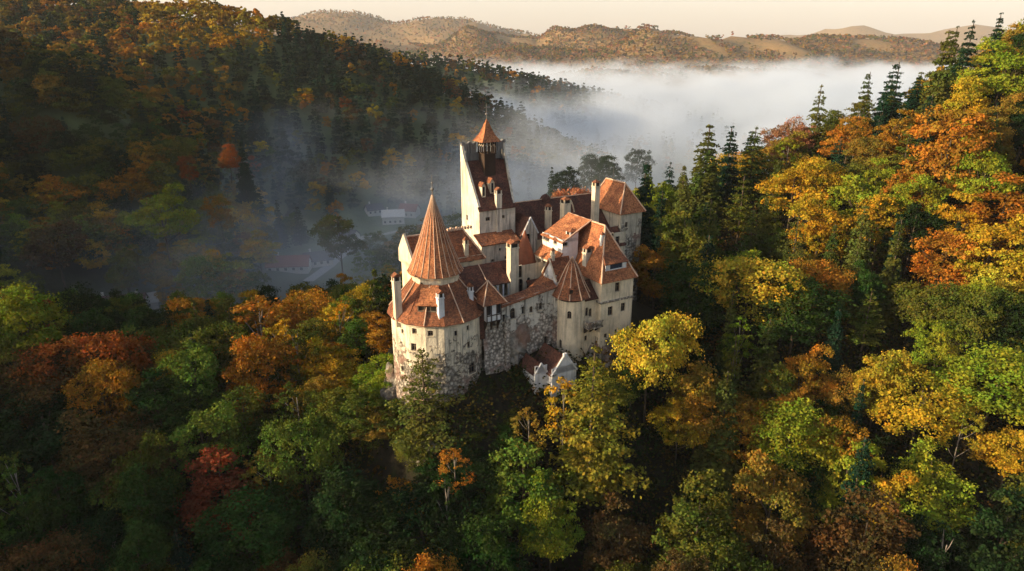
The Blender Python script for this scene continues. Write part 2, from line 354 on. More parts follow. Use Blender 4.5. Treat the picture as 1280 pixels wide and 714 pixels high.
class Thing:
    def __init__(s, name, label, cat, u, v, z, group=None, world=False):
        s.o = np.array([0.0, 0.0, 0.0]); x, y = (u, v) if world else xy(u, v)
        s.e = tag(empty(name, (x, y, z), 0 if world else CA), label, cat, group); s.o = np.array([u, v, z], float)
    def part(s, name, mb, mats, parent=None, label=None, smooth=False, kind=None):
        me = bpy.data.meshes.new(name); me.from_pydata([tuple(np.array(p) - s.o) for p in mb.v], [], mb.f)
        for m in (mats if isinstance(mats, (list, tuple)) else [mats]): me.materials.append(m)
        me.polygons.foreach_set('material_index', mb.m)
        if smooth: me.polygons.foreach_set('use_smooth', [True] * len(mb.f))
        me.update(); o = bpy.data.objects.new(name, me); COL.objects.link(o); o.parent = parent or s.e
        if label: o['label'] = label
        if kind: o['kind'] = kind
        return o
def zat(u, v, py):
    x, y = xy(u, v); lo, hi = -50, 200
    for _ in range(40):
        m_ = (lo + hi) / 2
        if proj(x, y, m_)[1] > py: lo = m_
        else: hi = m_
    return lo
def on_panel(p0, p1, px, py):            # where the sight line of a photo pixel meets the wall plane p0-p1: (distance along, z)
    a = np.array(xy(*p0)); b_ = np.array(xy(*p1)); d = (b_ - a) / np.linalg.norm(b_ - a); r = ray(px, py)
    nrm = np.array([-d[1], d[0]]); t = (a @ nrm) / (r[:2] @ nrm); q = r[:2] * t
    return float((q - a) @ d), float(CAMZ + r[2] * t)
def window(T, parent, p0, p1, h, dep=0.4, glass=None, frame=None, bars=True):
    p0 = np.array(p0, float); p1 = np.array(p1, float); d = (p1 - p0) / np.linalg.norm(p1 - p0); inn = np.array([-d[1], d[0]])
    def P(x, z, k): q = p0 + d * x + inn * k; return (q[0], q[1], z)
    a, b_, c, e = h[:4]; mb = MB(); k = dep - .12; fw = min(.12, (b_ - a) * .14)
    mb.poly([P(a, c, dep - .02), P(b_, c, dep - .02), P(b_, e, dep - .02), P(a, e, dep - .02)], 0)
    def bar(x0, x1, z0, z1):
        mb.add([P(x0, z0, k), P(x1, z0, k), P(x1, z1, k), P(x0, z1, k), P(x0, z0, dep - .03), P(x1, z0, dep - .03), P(x1, z1, dep - .03), P(x0, z1, dep - .03)],
               [(0,1,2,3),(0,4,5,1),(1,5,6,2),(2,6,7,3),(3,7,4,0)], 1)
    bar(a, a + fw, c, e); bar(b_ - fw, b_, c, e); bar(a + fw, b_ - fw, c, c + fw); bar(a + fw, b_ - fw, e - fw, e)
    if bars and b_ - a > .7: bar((a + b_) / 2 - .04, (a + b_) / 2 + .04, c + fw, e - fw); bar(a + fw, b_ - fw, c + (e - c) * .6 - .04, c + (e - c) * .6 + .04)
    # stone sill, a little proud of the wall
    mb.add([P(a - .12, c - .14, -.1), P(b_ + .12, c - .14, -.1), P(b_ + .12, c, -.1), P(a - .12, c, -.1), P(a - .12, c - .14, .02), P(b_ + .12, c - .14, .02), P(b_ + .12, c, .02), P(a - .12, c, .02)],
           [(0,1,2,3),(0,4,5,1),(1,5,6,2),(2,6,7,3),(3,7,4,0)], 2)
    return T.part('window', mb, [glass or M_GLASS, frame or M_FRAME, M_PL], parent)
def wall_with_windows(T, mb, wins, p0, p1, z0, z1, lst, **kw):
    # lst: windows as (px, py, width, height[, arched]) where the photo shows them
    L = np.linalg.norm(np.array(p1, float) - np.array(p0, float)); holes = []
    for w in lst:
        x, z = on_panel(p0, p1, w[0], w[1]); a = x - w[2] / 2; b_ = x + w[2] / 2
        if a < .1: b_ += .1 - a; a = .1
        if b_ > L - .1: a -= b_ - L + .1; b_ = L - .1
        if b_ - a < .2: continue
        holes.append((a, b_, z - w[3] / 2, z + w[3] / 2, len(w) > 4 and w[4]))
    mb.wall(p0, p1, z0, z1, holes, **kw); wins += [(p0, p1, h) for h in holes]
def chimney(T, parent, u, v, w, d, z0, z1, m=None, cap='gable', name='chimney'):
    mb = MB(); mb.box(u - w/2, u + w/2, v - d/2, v + d/2, z0, z1 - .9)
    mb.box(u - w/2 - .1, u + w/2 + .1, v - d/2 - .1, v + d/2 + .1, z1 - 1.15, z1 - .95)
    # vented head: four posts and a little cap
    mb.box(u - w/2 + .06, u + w/2 - .06, v - d/2 + .06, v + d/2 - .06, z1 - .9, z1 - .15, 1)
    for a in (-1, 1):
        for b_ in (-1, 1): mb.obox((u + a * (w/2 - .12), v + b_ * (d/2 - .12)), 1, 0, .24, .24, z1 - .9, z1 - .12)
    e = .12
    if cap == 'gable':
        A = [(u-w/2-e, v-d/2-e, z1-.15), (u+w/2+e, v-d/2-e, z1-.15), (u+w/2+e, v+d/2+e, z1-.15), (u-w/2-e, v+d/2+e, z1-.15), (u, v-d/2-e, z1+.45), (u, v+d/2+e, z1+.45)]
        mb.add(A, [(0,3,2,1),(0,1,4),(2,3,5),(1,2,5,4),(3,0,4,5)], 2)
    else:
        A = [(u-w/2-e, v-d/2-e, z1-.15), (u+w/2+e, v-d/2-e, z1-.15), (u+w/2+e, v+d/2+e, z1-.15), (u-w/2-e, v+d/2+e, z1-.15), (u, v, z1+.5)]
        mb.add(A, [(0,3,2,1),(0,1,4),(1,2,4),(2,3,4),(3,0,4)], 2)
    return T.part(name, mb, [m or M_PL, M_IN, M_TILE_MID], parent)
def finish(T, wobj, wins, **kw):
    for p0, p1, h in wins: window(T, wobj, p0, p1, h, **kw)
def ridge(T, parent, lines, r=.14):
    mb = MB()
    for l in lines:
        l = [np.array(p, float) + (0, 0, .04) for p in l]; n = max(2, int(np.linalg.norm(l[-1] - l[0]) / .8)) if len(l) == 2 else 0
        pts = [l[0] + (l[1] - l[0]) * i / n + np.array([0, 0, .03 * math.sin(i * 2.3)]) for i in range(n + 1)] if n else l
        mb.tube(pts, r, 6)
    return T.part('ridge_cap', mb, M_RIDGE, parent)

def drum(T, mb, wins, c, r0, r1, z0, z1, n, ph, lst, mi=0):
    P0 = lambda j, r: (c[0] + r * math.cos(ph + 2*math.pi*j/n), c[1] + r * math.sin(ph + 2*math.pi*j/n))
    per = {j: [] for j in range(n)}
    for w in lst:
        best = None
        for j in range(n):
            p0, p1 = P0(j, r1), P0(j + 1, r1); d = np.array(xy(*p1)) - np.array(xy(*p0)); mid = (np.array(xy(*p0)) + np.array(xy(*p1))) / 2
            if (np.array([d[1], -d[0]]) @ mid) > 0: continue       # faces away from the viewer
            x, z = on_panel(p0, p1, w[0], w[1]); L = np.linalg.norm(d)
            if -.01 <= x <= L + .01: best = j
        if best is not None: per[best].append(w)
    for j in range(n):
        p0, p1 = P0(j, r1), P0(j + 1, r1)
        wall_with_windows(T, mb, wins, p0, p1, z0, z1, per[j], mi=mi)
        if r0 > r1:   # battered skirt, a hand's breadth proud of the drum
            q0, q1 = P0(j, r0), P0(j + 1, r0); a0, a1 = P0(j, r1 + .02), P0(j + 1, r1 + .02); zt = z0 + (z1 - z0) * .42
            mb.poly([(*q0, z0 - 4), (*q1, z0 - 4), (*a1, zt), (*a0, zt)], mi)
# ================================================================== THE CASTLE, BUILDING BY BUILDING
# ---- the big round tower
T = Thing('round_tower', 'big round cream castle tower with ribbed orange conical roof above a skirt roof', 'tower', -17, -15.6, 38)
C = (-17, -15.6); mb = MB(); wins = []
drum(T, mb, wins, C, 9.1, 8.3, 36.0, 55.3, 16, .12, [(518,414,.9,1.0),(538,417,.9,1.0),(517,434,1.0,1.4),(503,461,.7,1.1),(570,417,.6,1.0),(585,410,.6,.9),(586,431,.7,1.2),(593,459,1.6,2.1,True),(503,414,.6,.8)])
w = T.part('wall', mb, M_PLS); finish(T, w, wins)
mb = MB(); mb.lathe(C, [(8.35, 54.75), (8.62, 54.95), (8.66, 55.3), (8.3, 55.42)], 32, .12); T.part('cornice', mb, M_PL, w)
mb = MB(); n = 16
def CP(r, z, j, n=16, ph=.12): return (C[0] + r * math.cos(ph + 2*math.pi*j/n), C[1] + r * math.sin(ph + 2*math.pi*j/n), z)
for j in range(n): mb.slope(CP(9.0, 55.25, j), CP(9.0, 55.25, j + 1), CP(4.2, 61.1, j + 1), CP(4.2, 61.1, j), n=4, k=9)
sk = T.part('skirt_roof', mb, M_TILE_MID)
ridge(T, sk, [[CP(9.0, 55.35, j), CP(4.2, 61.2, j)] for j in range(0, n, 2)], .11)
mb = MB(); wins = []
drum(T, mb, wins, C, 4.2, 4.2, 58.0, 62.9, 20, .1, [(576,357,1.1,1.3,True),(527,357,.8,1.0,True)])
w2 = T.part('upper_drum', mb, M_PL); finish(T, w2, wins)
mb = MB(); mb.lathe(C, [(4.2, 61.9), (4.42, 62.1), (4.48, 62.6), (4.25, 62.75)], 40); T.part('cornice', mb, M_PL, w2)
prof = [(5.0, 62.55), (4.42, 63.5), (3.78, 65.2), (2.65, 68.2), (1.35, 72.2), (.5, 74.8), (.14, 76.1)]
mb = MB(); mb.lathe(C, prof, 24, .1, sub=3); mb.lathe(C, [(4.98, 62.5), (.2, 62.62)], 24, .1)
cr = T.part('conical_roof', mb, M_TILE)
mb = MB()
for j in range(24):
    if j % 1 == 0: mb.tube([CP(r + .03, z + .03, j, 24, .1) for r, z in prof], .10 if j % 2 == 0 else .05, 5, r2=.035)
T.part('rib', mb, M_RIDGE, cr, kind=None)
mb = MB(); mb.tube([(C[0], C[1], 76), (C[0], C[1], 79.6)], .11, 6, r2=.03); mb.lathe(C, [(.05, 76.8), (.3, 77.05), (.3, 77.25), (.05, 77.5)], 10); mb.lathe(C, [(.04, 78.0), (.19, 78.15), (.19, 78.25), (.04, 78.4)], 8)
T.part('finial', mb, M_METAL, cr)
# shed dormer on the skirt roof
ang = math.atan2(*(np.array([13.6, -116.0]) / 116.8)[::-1]) - CA           # towards the viewer's side of the tower, in castle axes
def RP(r, t, z, da=0.0):
    a = ang + da; return (C[0] + r * math.cos(a) - t * math.sin(a), C[1] + r * math.sin(a) + t * math.cos(a), z)
da = rad(-13); mb = MB()
mb.add([RP(7.1,-1.75,57.3,da), RP(7.1,1.75,57.3,da), RP(7.1,1.75,58.55,da), RP(7.1,-1.75,58.55,da), RP(5.2,-1.75,59.6,da), RP(5.2,1.75,59.6,da)], [(0,3,4),(1,5,2)], 0)
for t0, t1 in ((-1.75,-1.55),(-.6,-.5),(.5,.6),(1.55,1.75)): mb.add([RP(7.12,t0,57.3,da), RP(7.12,t1,57.3,da), RP(7.12,t1,58.6,da), RP(7.12,t0,58.6,da)], [(0,1,2,3)], 1)
mb.add([RP(7.12,-1.75,57.25,da), RP(7.12,1.75,57.25,da), RP(7.12,1.75,57.5,da), RP(7.12,-1.75,57.5,da)], [(0,1,2,3)], 1)
mb.poly([RP(6.9,-1.7,57.4,da), RP(6.9,1.7,57.4,da), RP(6.9,1.7,58.5,da), RP(6.9,-1.7,58.5,da)], 2)
dm = T.part('dormer', mb, [M_TILE_MID, M_FRAME, M_IN], sk)
mb = MB(); mb.slope(RP(7.5,-2.0,58.55,da), RP(7.5,2.0,58.55,da), RP(4.3,1.5,61.2,da), RP(4.3,-1.5,61.2,da), n=8, k=6); T.part('dormer_roof', mb, M_TILE, sk)
q = RP(7.35, 1.0, 0, rad(-3)); chimney(T, sk, q[0], q[1], 1.05, 1.0, 55.8, 61.0, M_WHITE)
q = RP(8.15, 0, 0, rad(-56)); chimney(T, sk, q[0], q[1], 1.25, 1.1, 54.0, 63.3, M_PL)

# ---- long house behind the round tower
T = Thing('west_house', 'cream house with lit gable and orange roof standing behind the conical tower roof', 'building', -11, -7, 50)
def gable_walls(T, u0, u1, v0, v1, z0, ze, zr, axis, m, wl={}, ends=(True, True), rs=None):
    mb = MB(); wins = []; um = (u0 + u1) / 2 if rs is None or axis == 'u' else rs; vm = (v0 + v1) / 2 if rs is None or axis == 'v' else rs
    for key, p0, p1 in (('S', (u0, v0), (u1, v0)), ('E', (u1, v0), (u1, v1)), ('N', (u1, v1), (u0, v1)), ('W', (u0, v1), (u0, v0))):
        wall_with_windows(T, mb, wins, p0, p1, z0, ze, wl.get(key, []))
    if axis == 'u':
        if ends[0]: mb.poly([(u0, v1, ze), (u0, v0, ze), (u0, vm, zr)])
        if ends[1]: mb.poly([(u1, v0, ze), (u1, v1, ze), (u1, vm, zr)])
    else:
        if ends[0]: mb.poly([(u0, v0, ze), (u1, v0, ze), (um, v0, zr)])
        if ends[1]: mb.poly([(u1, v1, ze), (u0, v1, ze), (um, v1, zr)])
    w = T.part('wall', mb, m); finish(T, w, wins); return w
w = gable_walls(T, -18.6, -4.4, -9.5, -3, 50, 61.6, 66.2, 'u', M_PL, {'S': [(588,324,.8,1.2),(595,322,.6,1.0),(560,330,.6,1.0)], 'W': [(519,330,.7,1.0)]}, rs=-5.6, ends=(True, False))
mb = MB(); mb.slope((-18.4,-10.1,61.3), (-3.9,-10.1,61.3), (-6.6,-5.6,66.4), (-18.4,-5.6,66.4), n=18); mb.slope((-3.9,-2.4,61.3), (-18.4,-2.4,61.3), (-18.4,-5.6,66.4), (-6.6,-5.6,66.4), n=18)
mb.slope((-3.9,-10.1,61.3), (-3.9,-2.4,61.3), (-6.6,-5.6,66.4), (-6.6,-5.6,66.4))
r_ = T.part('roof', mb, M_TILE_MID)
ridge(T, r_, [[(-18.4,-5.6,66.5), (-6.6,-5.6,66.5)], [(-3.9,-10.1,61.4), (-6.6,-5.6,66.5)], [(-3.9,-2.4,61.4), (-6.6,-5.6,66.5)]], .16)
mb = MB()
for k in range(9): mb.box(-9.9 + k * .62, -9.6 + k * .62, -5.85, -5.35, 66.4, 66.95 + .15 * (k % 2))
T.part('ridge_crest', mb, M_RIDGE, r_)
mb = MB(); mb.wall((-18.95,-3.0), (-18.95,-10.0), 61.2, 61.9, za=61.9, zb=61.9); mb.add([(-18.95,-10,61.2),(-18.95,-10,62.4),(-18.95,-5.6,67.2),(-18.95,-2.6,63.6),(-18.95,-2.6,61.2),(-18.5,-10,61.2),(-18.5,-10,62.4),(-18.5,-5.6,67.2),(-18.5,-2.6,63.6),(-18.5,-2.6,61.2)], [(4,3,2,1,0),(5,6,7,8,9),(1,2,7,6),(2,3,8,7),(0,1,6,5),(3,4,9,8)])
T.part('gable_parapet', mb, M_PL, w); chimney(T, r_, -7.6, -8.9, .8, .8, 60, 65.4, M_PL, 'hip')

# ---- the keep
T = Thing('keep_tower', 'tall square keep with steep brown tiled shed roof, battlements and timber belfry', 'tower', 4.3, 4.1, 50)
mb = MB(); wins = []
wall_with_windows(T, mb, wins, (0,0), (8.6,0), 50, 68.5, [(610,274,1.1,.8),(629,271,.8,.7),(609,294,1.1,1.0,True),(630,293,.9,1.0,True)])
wall_with_windows(T, mb, wins, (0,8.3), (0,0), 50, 68.5, [(584,272,.7,1.1),(580,300,.6,.9)])
wall_with_windows(T, mb, wins, (8.6,0), (10.6,8.3), 50, 68.5, []); wall_with_windows(T, mb, wins, (10.6,8.3), (0,8.3), 50, 78.9, [])
for u, flip in ((0, 1), (8.6, 0)):
    tp = 0 if flip else 2.0 / 8.3
    P_ = [(u + tp*q_[0], *q_) for q_ in [(0,68.5),(8.3,68.5),(8.3,80.9),(7.5,80.5),(7.0,79.0)]]; mb.poly(P_[::-1] if flip else P_)
    ui = (.5 if flip else -.5); Q_ = [(p[0] + ui, p[1], p[2]) for p in P_]; mb.poly(Q_ if flip else Q_[::-1])
    for i in range(5):
        a, b_ = i, (i + 1) % 5; mb.poly([P_[a], P_[b_], Q_[b_], Q_[a]])
w = T.part('wall', mb, M_PLK); finish(T, w, wins)
mb = MB(); mb.slope((.52,-.45,68.2), (8.08,-.45,68.2), (9.75,6.9,77.3), (.52,6.9,77.3), n=14, k=16, jit=.07); mb.slope((.52,6.9,77.3),(9.75,6.9,77.3),(9.9,7.6,77.35),(.52,7.6,77.35), n=4, k=1)
mb.slope((-.25,-.45,68.2), (.5,-.45,68.2), (.5,.1,69.0), (-.25,.1,69.0), n=2, k=2); mb.slope((8.1,-.45,68.2), (8.85,-.45,68.2), (8.85,.1,69.0), (8.1,.1,69.0), n=2, k=2)
r_ = T.part('roof', mb, M_TILE_OLD, label='very steep dark brown tiled shed roof')
def merlon(mb, u, v, along, w_, z0, z1):
    # swallow-tailed merlon: two horns and a notch
    q = [(-w_/2, z0), (w_/2, z0), (w_/2, z1), (w_/4, z1 - .35), (0, z1 - .62), (-w_/4, z1 - .35), (-w_/2, z1)]
    f = [((u + a, v - .28, z) if along == 'u' else (u - .28, v + a, z)) for a, z in q]; g = [((p[0], p[1] + .56, p[2]) if along == 'u' else (p[0] + .56, p[1], p[2])) for p in f]
    mb.add(f + g, [tuple(range(7)), tuple(range(7, 14))[::-1]] + [(i, i + 7, (i + 1) % 7 + 7, (i + 1) % 7) for i in range(7)])
mb = MB(); mb.box(.5, 10.0, 7.6, 8.2, 77.0, 79.0)
for u in (1.25, 2.75, 7.85, 9.3): merlon(mb, u, 7.9, 'u', 1.3, 79.0, 81.4)
for u in (.26, 10.25): merlon(mb, u, 7.9, 'v', .8, 80.7, 81.4)
mb.box(.5, .95, 6.9, 7.6, 77.0, 79.6); mb.box(9.3, 9.75, 6.9, 7.6, 77.0, 79.4)
T.part('battlement', mb, M_BATT, label='grey swallow-tailed battlement along the top')
# belfry
bc = (5.1, 5.9); mb = MB(); h = 1.32
mb.box(bc[0]-h, bc[0]+h, bc[1]-h, bc[1]+h, 74.0, 78.9)
for a in (-1, -.33, .33, 1):
    for b_ in (-1, -.33, .33, 1):
        if abs(a) == 1 or abs(b_) == 1: mb.box(bc[0]+a*h-.11, bc[0]+a*h+.11, bc[1]+b_*h-.11, bc[1]+b_*h+.11, 78.9, 81.7)
for z in (78.9, 81.4): 
    for a in (-1, 1): mb.box(bc[0]-h-.15, bc[0]+h+.15, bc[1]+a*h-.13, bc[1]+a*h+.13, z, z+.18); mb.box(bc[0]+a*h-.13, bc[0]+a*h+.13, bc[1]-h+.14, bc[1]+h-.14, z, z+.18)
bf = T.part('belfry', mb, M_WOOD)
mb = MB()
for sx, sy in ((0,-1),(-1,0),(1,0),(0,1)):
    for k in range(3):                              # pale carved arches between the posts
        t = (-.66 + .66 * k) * h; pts = []
        for i in range(7):
            a = math.pi * i / 6; tt = t + .36 * h * math.cos(a) * .85; zz = 80.2 + .6 * math.sin(a)
            pts.append((bc[0] + (tt if sy else sx * (h + .03)), bc[1] + (tt if sx else sy * (h + .03)), zz))
        mb.tube(pts, .07, 4)
T.part('arch_trim', mb, M_PL, bf)
mb = MB(); e = 2.25; R4 = [(bc[0]+a*e,bc[1]+b_*e,81.5) for a, b_ in ((-1,-1),(1,-1),(1,1),(-1,1))]; f_ = 1.25; R5 = [(bc[0]+a*f_,bc[1]+b_*f_,82.9) for a, b_ in ((-1,-1),(1,-1),(1,1),(-1,1))]; ap = (bc[0], bc[1], 86.2)
for i in range(4): mb.slope(R4[i], R4[(i+1)%4], R5[(i+1)%4], R5[i], n=5, k=3, th=.12); mb.slope(R5[i], R5[(i+1)%4], ap, ap, n=5, k=6, th=.05, jit=.02)
br = T.part('belfry_roof', mb, M_TILE, bf)
mb = MB(); mb.tube([(bc[0],bc[1],86), (bc[0],bc[1],89.2)], .09, 6, r2=.03); mb.lathe(bc, [(.04,86.7),(.3,86.95),(.3,87.1),(.04,87.35)], 10); mb.box(bc[0]-.05, bc[0]+.85, bc[1]-.02, bc[1]+.02, 88.2, 88.6); mb.box(bc[0]-.5, bc[0]+.05, bc[1]-.02, bc[1]+.02, 88.3, 88.42)
T.part('weathervane', mb, M_METAL, bf)
chimney(T, r_, 4.55, .1, 1.25, .9, 50, 72.3, M_PLK); 
def slim_dormer(T, parent, u, v0, z0, z1, w_, dep=1.6, m=None):
    mb = MB(); hw = w_/2
    mb.add([(u-hw,v0,z0),(u+hw,v0,z0),(u+hw,v0,z1),(u,v0,z1+hw*1.6),(u-hw,v0,z1),(u-hw,v0+dep,z0),(u+hw,v0+dep,z0),(u+hw,v0+dep,z1),(u,v0+dep,z1+hw*1.6),(u-hw,v0+dep,z1)],
           [(0,1,2,3,4),(0,4,9,5),(1,6,7,2)], 0)
    mb.poly([(u-hw*.5,v0-.03,z0+.3),(u+hw*.5,v0-.03,z0+.3),(u+hw*.5,v0-.03,z1-.1),(u-hw*.5,v0-.03,z1-.1)], 1)
    mb.slope((u-hw-.12,v0-.15,z1-.15),(u-hw-.12,v0+dep,z1-.15),(u,v0+dep,z1+hw*1.6+.08),(u,v0-.15,z1+hw*1.6+.08), th=.1, n=3,k=3,mi=2)
    mb.slope((u+hw+.12,v0+dep,z1-.15),(u+hw+.12,v0-.15,z1-.15),(u,v0-.15,z1+hw*1.6+.08),(u,v0+dep,z1+hw*1.6+.08), th=.1, n=3,k=3,mi=2)
    return T.part('dormer', mb, [m or M_PL, M_GLASS, M_TILE_MID], parent)
slim_dormer(T, r_, 1.9, 1.5, 70.6, 72.9, .85); slim_dormer(T, r_, 4.2, 2.0, 71.0, 73.4, 1.0)

# ---- low range in front of the keep
T = Thing('keep_forebuilding', 'low stained white range with a red pent roof against the foot of the keep', 'building', 2.8, -1.6, 50)
mb = MB(); wins = []
wall_with_windows(T, mb, wins, (-1.2,-3.2), (7.4,-3.2), 50, 62.0, [(633,322,.9,.7),(616,326,.7,.6),(625,312,.5,.6)]); wall_with_windows(T, mb, wins, (-1.2,-.05), (-1.2,-3.2), 50, 62.0, [], za=63.2, zb=62.0); wall_with_windows(T, mb, wins, (7.4,-3.2), (7.4,-.05), 50, 62.0, [], za=62.0, zb=63.2)
w = T.part('wall', mb, M_PLK); finish(T, w, wins)
mb = MB(); mb.slope((-1.5,-3.7,61.8), (7.7,-3.7,61.8), (7.7,-.06,63.4), (-1.5,-.06,63.4), n=14, k=4); T.part('roof', mb, M_TILE_MID)

# ---- long north range with the chapel gable
T = Thing('north_range', 'long castle range with a dark brown tiled roof between keep and rear tower', 'building', 20, 5, 50)
w = gable_walls(T, 8.9, 32.9, -1.2, 10.5, 50, 61.2, 67.4, 'u', M_PL, {'S': [(700,300,.8,1.0)]}, rs=5)
mb = MB(); mb.slope((8.75,-1.8,60.8), (32.95,-1.8,60.8), (32.95,5,67.7), (8.75,5,67.7), n=30, k=12, jit=.08); mb.slope((32.95,11.2,60.8), (8.75,11.2,60.8), (8.75,5,67.7), (32.95,5,67.7), n=20, k=6)
r_ = T.part('roof', mb, M_TILE_OLD); ridge(T, r_, [[(8.75,5,67.75),(32.9,5,67.75)]], .12)
chimney(T, r_, 19.7, -2.6, 1.7, 1.6, 58, 69.2, M_PL, 'hip'); chimney(T, r_, 16.6, -.6, 1.1, 1.1, 61, 67.6, M_PL); chimney(T, r_, 27.6, -2.8, 1.3, 1.3, 60, 72.2, M_PL, 'hip')
mb = MB(); mb.lathe((19.5, 5.2), [(1.3,67.3),(1.2,67.9),(.8,68.5),(.1,68.9)], 10); T.part('roof_vent', mb, M_TILE_OLD, r_)
mb = MB(); mb.tube([(20.6+.3*k, -2.4+.1*k, 69.0-.12*k*k*.55) for k in range(8)], .16, 5); T.part('flying_coping', mb, M_PL, r_)
mb = MB(); wins = []
wall_with_windows(T, mb, wins, (8.9,-2.6), (12.6,-2.6), 50, 62.6, [(656,298,1.9,2.4,True)]); mb.poly([(8.9,-2.6,62.6),(12.6,-2.6,62.6),(10.75,-2.6,66.0)]); mb.wall((12.6,-2.6),(12.6,1.0),58,62.6); mb.wall((8.9,1.0),(8.9,-2.6),58,62.6)
cg = T.part('chapel_gable', mb, M_PLK); finish(T, cg, wins)
mb = MB(); mb.slope((8.6,-2.5,62.1),(8.6,3.5,62.1),(10.75,3.5,66.0),(10.75,-2.5,66.0)); mb.slope((12.9,3.5,62.1),(12.9,-2.5,62.1),(10.75,-2.5,66.0),(10.75,3.5,66.0)); T.part('gable_roof', mb, M_TILE_OLD, cg)
mb = MB(); 
for a in (-1, 1): mb.tube([(10.75+a*2.0,-2.7,62.5),(10.75,-2.7,66.2)], .17, 4)
T.part('gable_coping', mb, M_WHITE, cg)

# ---- rear stone tower
T = Thing('rear_tower', 'square weathered stone tower with bright orange hipped roof at the castle rear', 'tower', 36, 0, 45)
mb = MB(); wins = []
wall_with_windows(T, mb, wins, (33,-5.2), (39.2,-5.2), 40, 65.0, [(783,281,.8,1.2),(786,305,.5,.9)]); wall_with_windows(T, mb, wins, (33,6), (33,-5.2), 40, 65.0, [(768,285,.6,.8)]); mb.wall((39.2,-5.2),(39.2,6),40,65); mb.wall((39.2,6),(33,6),40,65)
w = T.part('wall', mb, M_REAR); finish(T, w, wins)
mb = MB(); mb.slope((32.4,6.6,64.7),(32.4,-5.8,64.7),(36.1,-2.4,70.9),(36.1,4.6,70.9), n=14, k=8); mb.slope((32.4,-5.8,64.7),(39.8,-5.8,64.7),(36.1,-2.4,70.9),(36.1,-2.4,70.9)); mb.slope((39.8,-5.8,64.7),(39.8,6.6,64.7),(36.1,4.6,70.9),(36.1,-2.4,70.9)); mb.slope((39.8,6.6,64.7),(32.4,6.6,64.7),(36.1,4.6,70.9),(36.1,4.6,70.9))
r_ = T.part('roof', mb, M_TILE)
ridge(T, r_, [[(36.1,-2.4,71),(36.1,4.6,71)],[(32.4,-5.8,64.8),(36.1,-2.4,71)],[(39.8,-5.8,64.8),(36.1,-2.4,71)],[(32.4,6.6,64.8),(36.1,4.6,71)]], .15)
mb = MB(); mb.tube([(36.1,2,71),(36.1,2,74.2)], .05, 4); T.part('lightning_rod', mb, M_METAL, r_)

# ---- low link between the residence and the rear tower
T = Thing('link_range', 'low link with dark openings between the residence and the rear stone tower', 'building', 26, -6, 48)
w = gable_walls(T, 20.2, 32.8, -7.5, -1.8, 46, 58.6, 61.6, 'u', M_PL, {'S': [(772,300,1.2,1.6),(765,296,1.0,1.6)]})
mb = MB(); mb.slope((20.0,-8.1,58.3),(32.8,-8.1,58.3),(32.8,-4.6,61.9),(20.0,-4.6,61.9), n=14); mb.slope((32.8,-1.9,58.3),(20.0,-1.9,58.3),(20.0,-4.6,61.9),(32.8,-4.6,61.9), n=14); T.part('roof', mb, M_TILE_OLD)
# cream buttress block with a flat top beside the residence
mb = MB(); mb.box(21.5, 25.5, -11.5, -8.2, 44, 57.0); mb.box(21.3, 25.7, -11.7, -8.0, 57.0, 57.25); T.part('buttress', mb, M_WHITE, w)

# ---- the residence with the big orange roof
T = Thing('residence', 'tall cream residence with the largest orange roof, its corner pointing outward', 'building', 15.8, -18, 42)
mb = MB(); wins = []; U0, U1, V0, V1 = 12.0, 19.6, -26.5, -9.5
wall_with_windows(T, mb, wins, (U0,V0), (U1,V0), 40, 58.5, [(772,359,1.15,1.9),(763,389,1.25,1.9),(779,384,1.15,1.8),(757,420,.8,1.0),(770,414,.6,.8)])
wall_with_windows(T, mb, wins, (U1,V0), (U1,V1), 40, 58.5, []); wall_with_windows(T, mb, wins, (U1,V1), (U0,V1), 40, 58.5, []); wall_with_windows(T, mb, wins, (U0,V1), (U0,V0), 40, 58.5, [])
w = T.part('wall', mb, M_PL); finish(T, w, wins)
mb = MB(); zc = 54.1
mb.box(U0-.22, U1+.22, V0-.22, V0-.01, zc, zc+.4); mb.box(U0-.22, U0-.01, V0+.01, V1, zc, zc+.4); T.part('string_course', mb, M_STONE, w)
mb = MB(); mb.add([(U0-.01,V0-.02,47),(U1,V0-.02,47),(U1+.3,V0-1.0,38),(U0-.6,V0-1.0,38),(U0-.01,V0+3,47),(U0-.6,V0+3,38)], [(3,2,1,0),(5,3,0,4)]); T.part('battered_base', mb, M_PLS, w)
mb = MB(); e = .55; ZE, ZR, UR = 58.3, 67.8, 15.8; VA = -21.8
mb.slope((U0-e,V1,ZE),(U0-e,V0-e,ZE),(UR,VA,ZR),(UR,V1,ZR), n=22, k=14); mb.slope((U0-e,V0-e,ZE),(U1+e,V0-e,ZE),(UR,VA,ZR),(UR,VA,ZR), n=14, k=14); mb.slope((U1+e,V0-e,ZE),(U1+e,V1,ZE),(UR,V1,ZR),(UR,VA,ZR), n=16, k=10)
mb.slope((U1+e,V1,ZE),(U0-e,V1,ZE),(UR,V1-.3,ZR),(UR,V1-.3,ZR))
r_ = T.part('roof', mb, M_TILE)
ridge(T, r_, [[(UR,VA,ZR+.05),(UR,V1,ZR+.05)],[(U0-e,V0-e,ZE+.1),(UR,VA,ZR+.05)],[(U1+e,V0-e,ZE+.1),(UR,VA,ZR+.05)]], .16)
mb = MB(); mb.slope((8.9,-9.6,64.3),(8.9,-17.4,64.3),(UR-.1,-17.4,68.0),(UR-.1,-9.6,68.0), n=16, k=10); gr = T.part('gallery_roof', mb, M_TILE)
ridge(T, gr, [[(8.9,-17.45,64.35),(UR,-17.45,68.05)]], .13)
mb = MB(); wins = []
